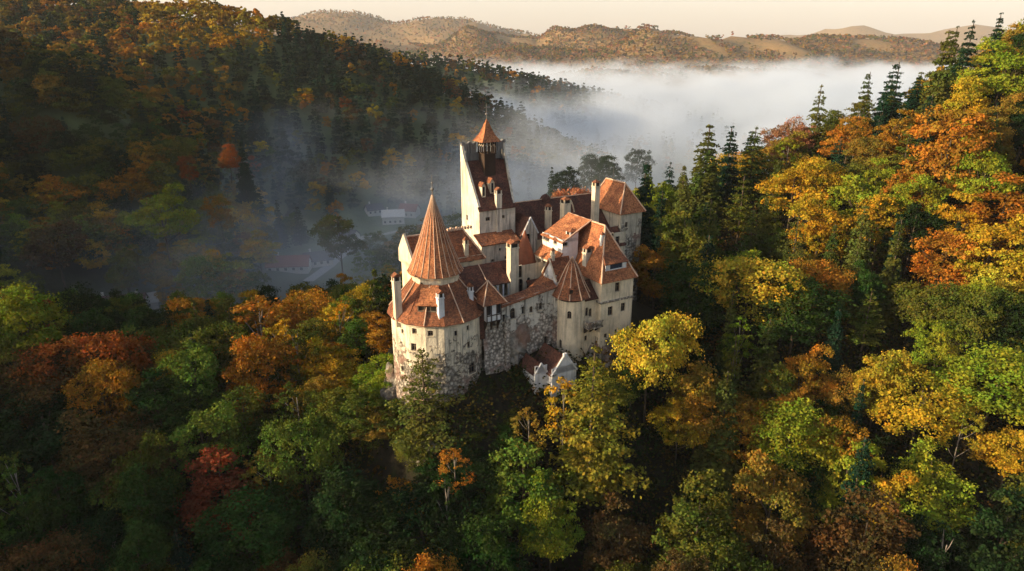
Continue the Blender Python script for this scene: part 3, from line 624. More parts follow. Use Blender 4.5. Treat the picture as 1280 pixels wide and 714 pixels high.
wall_with_windows(T, mb, wins, (9.3,-9.8), (9.3,-17.0), 50, 64.2, [(684,297,1.7,1.5),(694,301,1.2,1.4),(674,293,1.4,1.3),(683,322,1.3,2.4,True),(672,318,1.3,2.4,True),(694,328,1.3,2.2,True)]); wall_with_windows(T, mb, wins, (9.3,-17.0), (13,-17.0), 50, 64.2, [(706,304,1.2,1.3)], za=64.2, zb=66.3)
g = T.part('gallery_wall', mb, M_WHITE); finish(T, g, wins)
mb = MB(); mb.slope((7.4,-9.6,60.4),(7.4,-17.2,60.4),(9.28,-17.2,62.2),(9.28,-9.6,62.2), n=14, k=4); T.part('pent_roof', mb, M_TILE, g)
mb = MB()
for v in (-10.2,-12.4,-14.6,-16.8): mb.box(7.5, 7.85, v-.17, v+.17, 50, 60.3)
mb.box(7.5, 7.8, -17.0, -9.8, 59.9, 60.28); T.part('gallery_post', mb, M_PL, g)
chimney(T, r_, 12.0, -16.2, 1.75, 1.5, 58, 66.2, M_WHITE, 'hip'); chimney(T, r_, 12.9, -20.3, 1.35, 1.2, 57, 63.6, M_PLK, 'gable'); chimney(T, r_, 14.6, -22.6, .6, .6, 62, 66.6, M_WHITE, 'hip')
mb = MB(); zb = 60.3      # wide shed dormer on the front hip, with three panes
mb.add([(13.1,-25.9,zb),(18.1,-25.9,zb),(18.1,-25.9,zb+1.5),(13.1,-25.9,zb+1.5),(13.1,-24.9,zb+2.2),(18.1,-24.9,zb+2.2),(13.1,-25.0,zb+.1),(18.1,-25.0,zb+.1)], [(0,3,4,6),(1,7,5,2)], 0)
mb.poly([(13.2,-25.8,zb+.1),(18.0,-25.8,zb+.1),(18.0,-25.8,zb+1.4),(13.2,-25.8,zb+1.4)], 1)
for u in (13.1,14.0,17.1,17.9): mb.box(u, u+.17, -25.98, -25.82, zb, zb+1.5, 2)
for z in (zb, zb+1.3): mb.box(13.28, 17.88, -25.95, -25.83, z, z+.17, 2)
mb.box(13.3,13.98,-25.9,-25.81,zb+.2,zb+1.28,2); mb.box(17.28,17.88,-25.9,-25.81,zb+.2,zb+1.28,2)
T.part('dormer', mb, [M_TILE_OLD, M_BLUEG, M_WHITE], r_)
mb = MB(); mb.slope((12.8,-26.3,zb+1.35),(18.4,-26.3,zb+1.35),(17.4,-24.2,zb+3.2),(13.6,-24.2,zb+3.2), n=8, k=4); T.part('dormer_roof', mb, M_TILE_MID, r_)
# recessed bay with the balcony between turret and residence
mb = MB(); wins = []
wall_with_windows(T, mb, wins, (9.2,-25.2), (12.0,-25.2), 40, 55.2, [(729,391,.8,1.8,True),(738,391,.8,1.8,True),(728,424,.8,1.1),(728,449,.8,1.2)]); mb.wall((9.2,-21),(9.2,-25.2),40,55.2)
bw = T.part('bay_wall', mb, M_PL); finish(T, bw, wins)
mb = MB(); mb.slope((9.0,-25.7,55.0),(12.0,-25.7,55.0),(12.0,-22.5,58.0),(9.0,-22.5,58.0), n=6, k=5); T.part('bay_roof', mb, M_TILE_OLD, bw)
zf = zat(10.6,-26.4,410); mb = MB(); mb.box(8.9, 12.5, -26.9, -25.22, zf, zf+.25, 0); mb.box(8.9, 12.5, -26.9, -26.72, zf+1.25, zf+1.45, 0)
for u in np.arange(8.9, 12.5, .4): mb.box(u, u+.2, -26.88, -26.74, zf+.25, zf+1.25, 0)
for v in np.arange(-26.5, -25.4, .4): mb.box(8.92, 9.05, v, v+.2, zf+.25, zf+1.25, 0)
mb.box(8.9, 9.08, -26.7, -25.22, zf+1.25, zf+1.45, 0)
for u in (9.3, 10.6, 11.9): mb.add([(u-.15,-25.22,zf),(u+.15,-25.22,zf),(u+.15,-26.7,zf),(u-.15,-26.7,zf),(u-.15,-25.22,zf-1.3),(u+.15,-25.22,zf-1.3)], [(0,3,4),(1,5,2),(3,2,5,4)], 1)
T.part('balcony', mb, [M_STONE, M_WOOD], bw)

# ---- turret on the south front
T = Thing('corner_turret', 'slender round cream turret with faceted red-brown cone beside the balcony', 'tower', 7.6, -22.9, 38)
C2 = (7.6, -22.9); mb = MB(); wins = []
drum(T, mb, wins, C2, 3.3, 2.85, 37, 56.0, 20, .1, [(711,394,.85,1.6,True),(700,430,.7,1.9,True)])
w = T.part('wall', mb, M_PL); finish(T, w, wins)
mb = MB(); mb.lathe(C2, [(2.9,55.2),(3.2,55.55),(3.25,55.95),(2.9,56.0)], 24); T.part('cornice', mb, M_WOOD, w)
mb = MB(); n = 10; pr = [(3.75,55.7),(2.55,58.0),(1.15,61.2),(.08,63.2)]
def C2P(r, z, j): a = .25 + 2*math.pi*j/n; return (C2[0] + r*math.cos(a), C2[1] + r*math.sin(a), z)
for (r0, z0), (r1, z1) in zip(pr[:-1], pr[1:]):
    for j in range(n): mb.slope(C2P(r0,z0,j), C2P(r0,z0,j+1), C2P(r1,z1,j+1), C2P(r1,z1,j), n=3, k=4, th=.1, jit=.02)
r_ = T.part('conical_roof', mb, M_TILE_MID)
mb = MB()
for j in range(n): mb.tube([C2P(r+.03, z+.03, j) for r, z in pr], .13, 5, r2=.05)
T.part('rib', mb, M_RIDGE, r_)
a = ang + CA; x_, y_ = C2[0] + 2.75*math.cos(ang-.25), C2[1] + 2.75*math.sin(ang-.25)
mb = MB(); mb.obox((x_, y_), -math.sin(ang), math.cos(ang), .9, 1.0, 56.9, 57.9, 0); mb.obox((x_+.5*math.cos(ang), y_+.5*math.sin(ang)), -math.sin(ang), math.cos(ang), .6, .05, 57.05, 57.75, 1); T.part('dormer', mb, [M_TILE_MID, M_IN], r_)

# ---- curtain wall
T = Thing('curtain_wall', 'long peeling grey curtain wall with loophole row between round tower and turret', 'wall', -3, -21.5, 38)
mb = MB(); wins = []
wall_with_windows(T, mb, wins, (-10.6,-21.5), (5.4,-21.5), 36, 55.2, [(605,407,.5,1.5),(618,403,.5,1.5),(630,398,.6,1.5),(641,392,1.1,2.2,True),(654,388,.6,1.5),(664,387,.8,1.3,True),(676,383,.8,1.4,True),(682,433,.8,4.2)], za=55.3, zb=57.6)
mb.poly([(5.4,-20.3,55.2),(-10.6,-20.3,55.2),(-10.6,-20.3,55.3),(5.4,-20.3,57.6)]); mb.wall((5.4,-20.3),(-10.6,-20.3),48,55.2)
w = T.part('wall', mb, M_CW); finish(T, w, wins)
mb = MB(); mb.slope((-7.2,-22.0,55.6),(5.0,-22.0,57.4),(5.0,-20.0,58.2),(-7.2,-20.0,56.4), n=24, k=3, jit=.06); T.part('coping', mb, M_TILE_MID, label='dark red tiled coping')
mb = MB(); mb.add([(-10.6,-21.52,49),(-6,-21.52,49),(-6,-22.6,36),(-10.6,-22.9,36),(-5.99,-21.52,49)], [(3,2,1,0)]); mb.obox((5.0,-21.9),1,0,1.5,1.2,38,55.5,0); mb.obox((-5.9,-21.9),1,0,.9,.9,36,53.5,0)
T.part('buttress', mb, M_CW, w)

# ---- projecting timber bay with the little hipped roof
T = Thing('oriel_pavilion', 'small timbered oriel under a hipped red roof on the curtain wall', 'tower', -9.2, -20.5, 54)
mb = MB(); mb.box(-10.5,-7.6,-22.7,-18.8,53.6,57.2,0)
for u in (-10.55,-9.65,-8.55,-7.7): mb.box(u, u+.17, -22.8, -22.68, 53.5, 57.2, 1)
for z in (53.5,54.7,56.9): mb.box(-10.55,-7.55,-22.86,-22.74,z,z+.18,1)
mb.box(-10.4,-9.7,-22.74,-22.71,54.95,56.85,2); mb.box(-8.35,-7.75,-22.74,-22.71,54.95,56.85,2)
for u in (-10.45,-9.1,-7.75): mb.add([(u-.1,-21.5,53.6),(u+.15,-21.5,53.6),(u+.15,-22.7,53.6),(u-.1,-22.7,53.6),(u-.1,-21.52,51.4),(u+.15,-21.52,51.4)], [(0,3,4),(1,5,2),(3,2,5,4)], 1)
w = T.part('bay', mb, [M_WHITE, M_WOOD, M_GLASS])
mb = MB(); A_ = [(-11.5,-23.4,57.0),(-6.7,-23.4,57.0),(-6.7,-18.2,57.0),(-11.5,-18.2,57.0)]; ap = (-9.2,-20.8,60.7)
for i in range(4): mb.slope(A_[i], A_[(i+1)%4], ap, ap, n=8, k=6)
r_ = T.part('roof', mb, M_TILE_MID); ridge(T, r_, [[A_[i], ap] for i in range(4)], .12)
mb = MB(); mb.slope((-14.5,-21.6,56.2),(-9.5,-22.0,55.9),(-10.3,-17.2,60.0),(-13.8,-15.5,60.6), n=8, k=7); mb.wall((-11.8,-21.3),(-10.4,-21.7),50,55.9)
T.part('side_roof', mb, M_TILE_OLD); chimney(T, r_, -12.4, -20.2, .8, .8, 55.5, 60.2, M_WHITE)

# ---- courtyard gallery
T = Thing('courtyard_gallery', 'dark tiled gallery roof on short white posts inside the courtyard', 'building', -4, -13, 50)
mb = MB(); mb.wall((-10.5,-10.6),(1.2,-10.6),50,60.2); mb.wall((1.2,-10.6),(-10.5,-10.6),50,60.2); mb.box(-10.4,1.0,-14.2,-10.7,50,53.6); w = T.part('wall', mb, M_PLK)
mb = MB(); mb.slope((-10.8,-14.8,57.3),(-1.0,-14.8,57.3),(-1.0,-10.5,60.4),(-10.8,-10.5,60.4), n=16, k=7); mb.slope((-1.0,-14.3,57.5),(-.6,-14.3,57.5),(1.4,-10.5,60.4),(-1.0,-10.5,60.4), n=4, k=5); r_ = T.part('roof', mb, M_TILE_OLD); ridge(T, r_, [[(-5.8,-14.8,57.4),(-5.8,-10.6,60.45)]], .1)
for k in range(8):
    u = -9.6 + k * 1.2; mb = MB(); mb.box(u-.14, u+.14, -14.4, -14.1, 53.6, 57.1); mb.add([(u-.45,-14.25,57.1),(u+.45,-14.25,57.1),(u,-14.25,56.3)], [(0,1,2)]); T.part('post', mb, M_WHITE)
mb = MB(); mb.box(-10.3,-.8,-14.45,-14.05,53.6,54.5); T.part('parapet', mb, M_PLK)

# ---- stair turret in the courtyard
T = Thing('stair_turret', 'stubby cream stair turret with tall brown cone in the courtyard', 'tower', 6.2, -8.3, 48)
C3 = (6.0, -8.3); mb = MB(); wins = []; drum(T, mb, wins, C3, 2.1, 2.1, 46, 58.8, 14, 0, [(655,333,.8,1.6,True)]); w = T.part('wall', mb, M_PL); finish(T, w, wins)
mb = MB(); mb.lathe(C3, [(2.7,58.5),(1.85,60.3),(.9,63.0),(.08,65.2)], 14, sub=3); mb.lathe(C3, [(2.68,58.45),(.2,58.5)], 14); T.part('conical_roof', mb, plain('old_copper_brown', (0.235,0.085,0.045), .7, 1.2, .45), smooth=False)

# ---- arcade wall with the tall white chimney
T = Thing('courtyard_arcade', 'white courtyard wall with pointed dark arches and a very tall chimney', 'building', 2, -12.5, 48)
mb = MB(); wins = []; wall_with_windows(T, mb, wins, (-.8,-13.2), (7.2,-13.2), 46, 57.2, [(650,340,1.0,2.6,True),(650,358,1.5,3.2,True),(661,354,.8,2.4,True)]); mb.wall((7.2,-13.2),(7.2,-10),46,57.2); mb.wall((7.2,-10),(-.8,-10),46,57.2); mb.poly([(-.8,-13.2,57.2),(7.2,-13.2,57.2),(7.2,-10,57.2),(-.8,-10,57.2)])
w = T.part('wall', mb, M_PL); finish(T, w, wins)
mb = MB(); mb.slope((3.4,-16.4,53.8),(7.6,-16.4,53.8),(7.6,-13.25,56.4),(3.4,-13.25,56.4), n=6, k=5); T.part('lean_roof', mb, M_TILE_OLD, w)
chimney(T, w, -.2, -14.1, 1.8, 1.6, 46, 65.0, M_PL, 'gable')

# ---- small gabled house behind the curtain wall
T = Thing('gabled_house', 'small sunlit gable with two arched windows beside the turret cone', 'building', 7.3, -19, 52)
mb = MB(); wins = []; u0, u1, v0, v1 = 5.4, 9.6, -21.0, -16.6
wall_with_windows(T, mb, wins, (u0,v1), (u0,v0), 50, 58.6, [(685,343,.5,1.0,True),(690,345,.5,1.0,True)]); mb.poly([(u0,v1,58.6),(u0,v0,58.6),(u0,-18.8,62.0)]); mb.wall((u0,v0),(u1,v0),50,58.6); mb.wall((u1,v1),(u0,v1),50,58.6)
w = T.part('wall', mb, M_WHITE); finish(T, w, wins)
mb = MB(); mb.slope((u1,v1+.5,58.2),(u0-.3,v1+.5,58.2),(u0-.3,-18.8,62.1),(u1,-18.8,62.1)); mb.slope((u0-.3,v0-.5,58.2),(u1,v0-.5,58.2),(u1,-18.8,62.1),(u0-.3,-18.8,62.1)); r_ = T.part('roof', mb, M_TILE_MID)
mb = MB(); mb.tube([(u0-.3,v0-.5,58.3),(u0-.3,-18.8,62.2),(u0-.3,v1+.5,58.3)], .16, 5); T.part('gable_coping', mb, M_PL, r_)
chimney(T, r_, 5.9, -18.8, .6, .6, 61, 63.8, M_PL, 'hip')
mb = MB(); mb.slope((2.2,-15.8,55.9),(2.2,-20.0,55.9),(5.38,-20.0,58.0),(5.38,-15.8,58.0), n=8, k=5); mb.wall((2.6,-16),(2.6,-19.9),50,56.0); T.part('porch_roof', mb, M_TILE)

# ---- white gatehouse at the foot of the wall
T = Thing('gatehouse', 'small whitewashed gatehouse with dark roof at the foot of the curtain wall', 'building', 2, -28, 38)
gz = zat(3.2,-29.5,443); mb = MB(); wins = []
wall_with_windows(T, mb, wins, (.4,-29.5), (5.8,-29.5), 28, gz-3.3, [(695,466,.5,1.5,True),(702,463,.5,1.5,True)]); mb.poly([(.4,-29.5,gz-3.3),(5.8,-29.5,gz-3.3),(3.4,-29.5,gz),(2.9,-29.5,gz)])
mb.wall((5.8,-29.5),(5.8,-25),28,gz-3.3); wall_with_windows(T, mb, wins, (.4,-25), (.4,-29.5), 28, gz-3.3, [])
wall_with_windows(T, mb, wins, (-2.2,-27.8), (.4,-27.8), 28, gz-3.2, [(666,464,.6,1.3,True)]); mb.wall((-2.2,-23),(-2.2,-27.8),28,gz-3.2); mb.poly([(-2.2,-27.8,gz-3.2),(.4,-27.8,gz-3.2),(-.9,-27.8,gz-1.4)])
w = T.part('wall', mb, M_WHITE); finish(T, w, wins)
mb = MB(); mb.slope((.1,-22.5,gz-3.6),(.1,-29.3,gz-3.6),(3.15,-29.3,gz),(3.15,-22.5,gz), n=8); mb.slope((6.1,-29.3,gz-3.6),(6.1,-22.5,gz-3.6),(3.15,-22.5,gz),(3.15,-29.3,gz), n=8)
mb.slope((-2.5,-22.5,gz-3.5),(-2.5,-27.6,gz-3.5),(-.9,-27.6,gz-1.3),(-.9,-22.5,gz-1.3), n=6); mb.slope((.6,-27.6,gz-3.5),(.6,-22.5,gz-3.5),(-.9,-22.5,gz-1.3),(-.9,-27.6,gz-1.3), n=6)
r_ = T.part('roof', mb, M_TILE_OLD)
mb = MB(); mb.tube([(.2,-29.5,gz-3.4),(2.9,-29.5,gz+.1)], .2, 4); mb.tube([(6.0,-29.5,gz-3.4),(3.4,-29.5,gz+.1)], .2, 4); mb.box(2.8,3.5,-29.75,-29.25,gz-.3,gz+.5); mb.tube([(-.9,-27.8,gz-1.2),(.55,-27.8,gz-3.4)], .16, 4); mb.tube([(-.9,-27.8,gz-1.2),(-2.4,-27.8,gz-3.4)], .16, 4); T.part('gable_coping', mb, M_WHITE, r_)
T.e.location.x -= 1.2 * E1[0]; T.e.location.y -= 1.2 * E1[1]

# ---- rock under the walls
m_rock, nt, b = mat('grey_rock'); p = pos(nt); n1 = noise_node(nt, p, .5, 8, .7); n2 = noise_node(nt, p, .18, 4)
c = ramp(nt, n1, [(.34,(.055,.05,.04)),(.49,(.22,.19,.15)),(.66,(.42,.37,.30))]); c = mix(nt, ramp(nt, n2, [(.52,0.),(.62,.75)]), c, (.25,.135,.095)); c = mix(nt, ramp(nt, noise_node(nt, p, .3, 5, .7, (1,1,.6)), [(.58,0.),(.66,.8)]), c, (.05,.06,.022))
nt.links.new(c, b.inputs['Base Color']); bump(nt, b, n1, 1.0, .5)
from mathutils import noise as mnoise
def rock(name, label, c_, r3, seed, det=5, amp=.35, k=None):
    bm = bmesh.new(); bmesh.ops.create_icosphere(bm, subdivisions=det, radius=1.0)
    for v_ in bm.verts:
        d = v_.co.normalized(); q = Vector((d.x*r3[0], d.y*r3[1], d.z*r3[2])); s_ = seed * 7.3
        w_ = mnoise.fractal((q * .22) + Vector((s_, 0, 0)), .9, 2.1, 5) ; cr = mnoise.cell(Vector((q.x*.5+s_, q.y*.5, q.z*.35))) - .5
        v_.co = q * (1 + amp * w_) + d * (cr * .5 + .35 * mnoise.fractal(q * .9 + Vector((s_, 3, 0)), .7, 2.2, 4))
    me = bpy.data.meshes.new(name); bm.to_mesh(me); bm.free(); me.materials.append(m_rock)
    o = bpy.data.objects.new(name, me); COL.objects.link(o); x, y = xy(c_[0], c_[1]); o.location = (x, y, c_[2]); o.rotation_euler = (0, 0, CA); tag(o, label, 'rock')
    return o
rock('rock_outcrop', 'large reddish rock bulging through the middle of the curtain wall', (-3.0,-20.5,43.0), (4.6,1.9,8.0), 1)
rock('rock_outcrop', 'pale rock face under the curtain wall next to the round tower', (-9.2,-20.6,40.0), (3.4,2.2,6.0), 2)
rock('rock_outcrop', 'grey rock shoulder on the outer side of the round tower base', (-25.2,-12.0,38.0), (1.9,3.6,5.6), 3)
rock('rock_outcrop', 'jagged rock spur below the round tower among the shrubs', (-24.0,-25.0,30.0), (2.0,1.8,5.0), 4)
rock('rock_outcrop', 'narrow bare rock ledge on the dark slope beneath the castle', (-8.5,-36.5,21), (1.6,1.6,4.5), 5)
rock('rock_outcrop', 'rock footing under the tall residence wall', (13,-26.0,38), (6.5,3.0,6.0), 6)
# ================================================================== THE VILLAGE IN THE MIST
M_VW = plain('village_wall', (.62, .58, .52)); M_VR = plain('village_red_tiles', (.24, .07, .045)); M_VD = plain('village_dark_slate', (.07, .065, .075)); M_VP = plain('village_plum_metal', (.13, .055, .075))
def ground_hit(px, py):
    r = ray(px, py); t = 40.0
    while t < 3000:
        q = r * t + np.array([0, 0, CAMZ])
        if q[2] < float(ground(q[0], q[1])): return q[0], q[1], float(ground(q[0], q[1]))
        t += 1.0
    return q[0], q[1], 0.0
HOUSES = []
def house(px, py, w, d, h, rot, roof, label, ch=1):
    x, y, z = ground_hit(px, py); HOUSES.append((x, y, w)); T = Thing('village_house', label, 'house', x, y, z - .3, 'houses of the village in the mist', world=True); T.e.rotation_euler.z = rad(rot); T.o = np.zeros(3)
    mb = MB(); wl = []; n = max(2, int(w / 3.2))
    holes = [(1 + i * (w - 1) / n, 2.1 + i * (w - 1) / n, 1.2, 2.6) for i in range(n)]
    mb.wall((-w/2,-d/2),(w/2,-d/2),-1,h,holes,dep=.25); mb.wall((w/2,-d/2),(w/2,d/2),-1,h); mb.wall((w/2,d/2),(-w/2,d/2),-1,h); mb.wall((-w/2,d/2),(-w/2,-d/2),-1,h); rh = d * .42
    mb.poly([(-w/2,d/2,h),(-w/2,-d/2,h),(-w/2,0,h+rh)]); mb.poly([(w/2,-d/2,h),(w/2,d/2,h),(w/2,0,h+rh)]); wo = T.part('wall', mb, M_VW)
    for a, b_, c, e in holes:
        m2 = MB(); m2.poly([(-w/2+a,-d/2+.23,c),(-w/2+b_,-d/2+.23,c),(-w/2+b_,-d/2+.23,e),(-w/2+a,-d/2+.23,e)]); m2.box(-w/2+(a+b_)/2-.05,-w/2+(a+b_)/2+.05,-d/2+.12,-d/2+.2,c,e,1); T.part('window', m2, [M_GLASS, M_VW], wo)
    mb = MB(); e = .5; k = rh / (d / 2) * e
    mb.slope((-w/2-e,-d/2-e,h-k),(w/2+e,-d/2-e,h-k),(w/2+e,0,h+rh+.05),(-w/2-e,0,h+rh+.05), n=6, k=3); mb.slope((w/2+e,d/2+e,h-k),(-w/2-e,d/2+e,h-k),(-w/2-e,0,h+rh+.05),(w/2+e,0,h+rh+.05), n=6, k=3); ro = T.part('roof', mb, roof)
    for i in range(ch): mb = MB(); cx = (-.25 + .5 * i) * w; mb.box(cx-.4, cx+.4, .5, 1.3, h+rh*.4, h+rh+1.1); mb.box(cx-.5, cx+.5, .4, 1.4, h+rh+1.1, h+rh+1.3); T.part('chimney', mb, M_VW, ro)
for a in [(362,338,19,9,3.6,6,M_VR,'long low house with red roof, the largest house in the misty valley'),
          (398,331,13,8,3.4,24,M_VD,'dark-roofed white house next to the long red-roofed house'),
          (437,300,9,7,3.2,-20,M_VD,'small white cottage standing by the bend of the valley road'),
          (492,279,13,8,5.2,10,M_VW,'pale two-storey house in thick mist left of the conical tower roof'.replace('left of','beside')),
          (512,270,11,8,4.6,-14,M_VR,'white house with faded red roof deepest in the mist'),
          (468,268,10,7,3.6,30,M_VD,'little farmhouse alone on the misty meadow'),
          (150,392,20,10,3.6,18,M_VP,'long plum-roofed barn at the shaded edge of the valley'),
          (112,398,12,8,3.4,-12,M_VP,'smaller plum-roofed house next to the long barn'),
          (182,384,9,7,3.2,35,M_VW,'tiny pale-roofed cottage just behind the plum-roofed barn'),
          (272,410,8,6,3.2,12,M_VW,'lone white cottage between dark trees below the valley fog')]: house(*a)
# valley road, a ribbon lying on the meadow
pts = [ground_hit(px, py) for px, py in ((385,352),(408,336),(428,318),(440,303),(458,296),(482,293),(515,285),(560,270))]
rp = []
for a, b_ in zip(pts[:-1], pts[1:]):
    for k in range(10): rp.append((a[0]+(b_[0]-a[0])*k/10, a[1]+(b_[1]-a[1])*k/10))
rp = np.array(rp); tn = np.gradient(rp, axis=0); tn /= np.linalg.norm(tn, axis=1, keepdims=True); nn_ = np.stack([-tn[:,1], tn[:,0]], 1)
cols_ = [rp + nn_ * w_ for w_ in (-2.6, -.9, .9, 2.6)]; V_ = np.concatenate([np.column_stack([c, ground(c[:,0], c[:,1]) + .12]) for c in cols_]); n_ = len(rp)
F_ = np.array([(k*n_+i, (k+1)*n_+i, (k+1)*n_+i+1, k*n_+i+1) for k in range(3) for i in range(n_-1)])
tag(np_mesh('road', V_, F_, plain('pale_gravel_road', (.34,.33,.31))), 'pale valley road bending past the misty houses', None, None, 'structure')
# ================================================================== TREES
def leaf_mat(name, obj_colour):
    m = bpy.data.materials.new(name); m.use_nodes = True; nt = m.node_tree; nt.nodes.clear()
    out = nt.nodes.new('ShaderNodeOutputMaterial'); at = nt.nodes.new('ShaderNodeAttribute'); at.attribute_name = 'tint'; c = at.outputs['Color']
    if obj_colour:
        oi = nt.nodes.new('ShaderNodeObjectInfo'); c = mix(nt, 1.0, oi.outputs['Color'], c, 'MULTIPLY')
    nn = noise_node(nt, pos(nt), .16 if obj_colour else .05, 3, .6); c = mix(nt, 1.0, c, ramp(nt, nn, [(.34, (.68, .95, .92)), (.5, (1, 1, 1)), (.66, (1.28, 1.02, .88))]), 'MULTIPLY')
    d = nt.nodes.new('ShaderNodeBsdfDiffuse'); t = nt.nodes.new('ShaderNodeBsdfTranslucent'); g = nt.nodes.new('ShaderNodeBsdfGlossy'); mx = nt.nodes.new('ShaderNodeMixShader')
    nt.links.new(c, d.inputs[0]); nt.links.new(mix(nt, 1.0, c, (1.25, 1.0, .55), 'MULTIPLY'), t.inputs[0]); mx.inputs[0].default_value = .22
    nt.links.new(d.outputs[0], mx.inputs[1]); nt.links.new(t.outputs[0], mx.inputs[2]); nt.links.new(mx.outputs[0], out.inputs[0]); nt.nodes.remove(g)
    return m
M_LEAF = leaf_mat('tree_leaves', True); M_LEAFC = leaf_mat('forest_leaves', False)
def bark(name, a, b2):
    m, nt, b = mat(name); n = noise_node(nt, pos(nt), 2.5, 4, .6, (1, 1, .3)); nt.links.new(ramp(nt, n, [(.35, a), (.65, b2)]), b.inputs['Base Color']); return m
M_BARK = bark('dark_bark', (.05,.035,.022), (.12,.09,.06)); M_BIRCH = bark('pale_bark', (.13,.105,.08), (.30,.26,.21))
def quads(P, Nn, size, rng, asp=1.0):
    n = len(P); t = rng.normal(size=(n, 3)); t -= (t * Nn).sum(1, keepdims=True) * Nn; t /= np.linalg.norm(t, axis=1, keepdims=True) + 1e-9
    b_ = np.cross(Nn, t); s = size[:, None] * .5
    co = np.stack([P - t*s*asp - b_*s*.6, P + t*s*asp*.4 - b_*s, P + t*s*asp + b_*s*.6, P - t*s*asp*.4 + b_*s], 1).reshape(-1, 3)
    return co
def unit(a): return a / (np.linalg.norm(a, axis=1, keepdims=True) + 1e-9)
def broad_crown(seed, lobes, sub, per, leaf, style='dome'):
    # unit tree: height 1; crown radius ~ .30
    rng = np.random.default_rng(seed); L = []
    if style == 'column': R, zc, hz = .19, .58, .40
    elif style == 'spread': R, zc, hz = .32, .62, .34
    elif style == 'tall': R, zc, hz = .23, .56, .42
    elif style == 'sparse': R, zc, hz = .22, .62, .34
    else: R, zc, hz = .27, .58, .40
    k = 0; tries = 0; lean = rng.normal(0, .06, 2); sx = rng.uniform(.82, 1.2)
    while len(L) < lobes and tries < 4000:
        tries += 1; d = rng.normal(size=3); d /= np.linalg.norm(d)
        if d[2] < -.75: continue
        rr = rng.uniform(.45, .92) ** .6; fr = rng.uniform(.20, .40) if style != 'sparse' else rng.uniform(.18, .30)
        shrink = 1.0 if d[2] < 0 else (1 - .32 * d[2] ** 2)
        lump = 1 + .30 * math.sin(d[0]*3.1 + seed) * math.cos(d[1]*2.7 + seed * 1.7) + .14 * math.sin(d[2]*5 + seed); rr *= lump; c = np.array([d[0]*R*rr*shrink*sx, d[1]*R*rr*shrink/sx, zc + d[2]*hz*rr*.86]); r = R * fr * (1.15 if style != 'sparse' else 1)
        c[:2] += lean * (c[2] - .5) * 3
        if any(np.linalg.norm(c - q[0]) < (r + q[1]) * .50 for q in L): continue
        L.append((c, r))
    P = []; Nn = []; B = []
    ctr = np.array([0, 0, zc])
    for c, r in L:
        lobe_b = rng.uniform(.82, 1.15); n_s = max(4, int(sub * (r / (R * .36)) ** 2))
        dd = unit(rng.normal(size=(n_s, 3))); dd[:, 2] = np.where(dd[:, 2] < -.3, -dd[:, 2] * .6, dd[:, 2]); out = unit((c - ctr)[None])[0]; dd = unit(dd + out * .45)
        for q in dd:
            sc = c + q * r * rng.uniform(.75, 1.12) * np.array([1, 1, .72]); m_ = int(per * rng.uniform(.6, 1.4)); sp = r * .24
            off = rng.normal(size=(m_, 3)) * sp * np.array([1, 1, .6]); pp = sc + off; P.append(pp)
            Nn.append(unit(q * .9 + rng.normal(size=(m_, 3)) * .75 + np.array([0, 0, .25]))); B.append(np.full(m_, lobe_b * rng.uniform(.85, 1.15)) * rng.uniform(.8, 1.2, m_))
    P = np.concatenate(P); Nn = np.concatenate(Nn); B = np.concatenate(B); s = leaf * rng.uniform(.55, 1.1, len(P)) * (1 + .55 * (rng.uniform(size=len(P)) > .82))
    return P, Nn, s, B, L, R
def mesh_from(name, P, Nn, s, B, m, rng, asp=1.0, hue=.10):
    co = quads(P, Nn, s, rng, asp); n = len(P); f = np.arange(n * 4).reshape(n, 4)
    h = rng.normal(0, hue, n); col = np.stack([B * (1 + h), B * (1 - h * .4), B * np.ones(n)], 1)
    me = np_mesh('_' + name, co, f, m, smooth=False, cols=np.repeat(col, 4, 0)); me.name = name; return me, co, f, np.repeat(col, 4, 0)
def limb_mesh(name, L, h0, seed, m, r0=.016, top=.8, nl=7):
    rng = np.random.default_rng(seed); mb = MB(); bend = rng.normal(0, .012, 2)
    P = lambda t: np.array([bend[0]*math.sin(t*3), bend[1]*math.sin(t*2.3), t])
    mb.tube([P(-.05), P(0), P(.2), P(.4), P(.6), P(top)], r0, 7, r2=.004)
    for c, r in L[:nl]:
        t0 = max(.22, c[2] - .25 * rng.uniform(.6, 1.2)); a = P(t0); mid = (a + c) / 2 + np.array([0, 0, -.02])
        mb.tube([a, mid, c], r0 * .42, 5, r2=.0025)
    me = bpy.data.meshes.new(name); me.from_pydata(mb.v, [], mb.f); me.materials.append(m); me.polygons.foreach_set('use_smooth', [True]*len(mb.f)); me.update(); return me
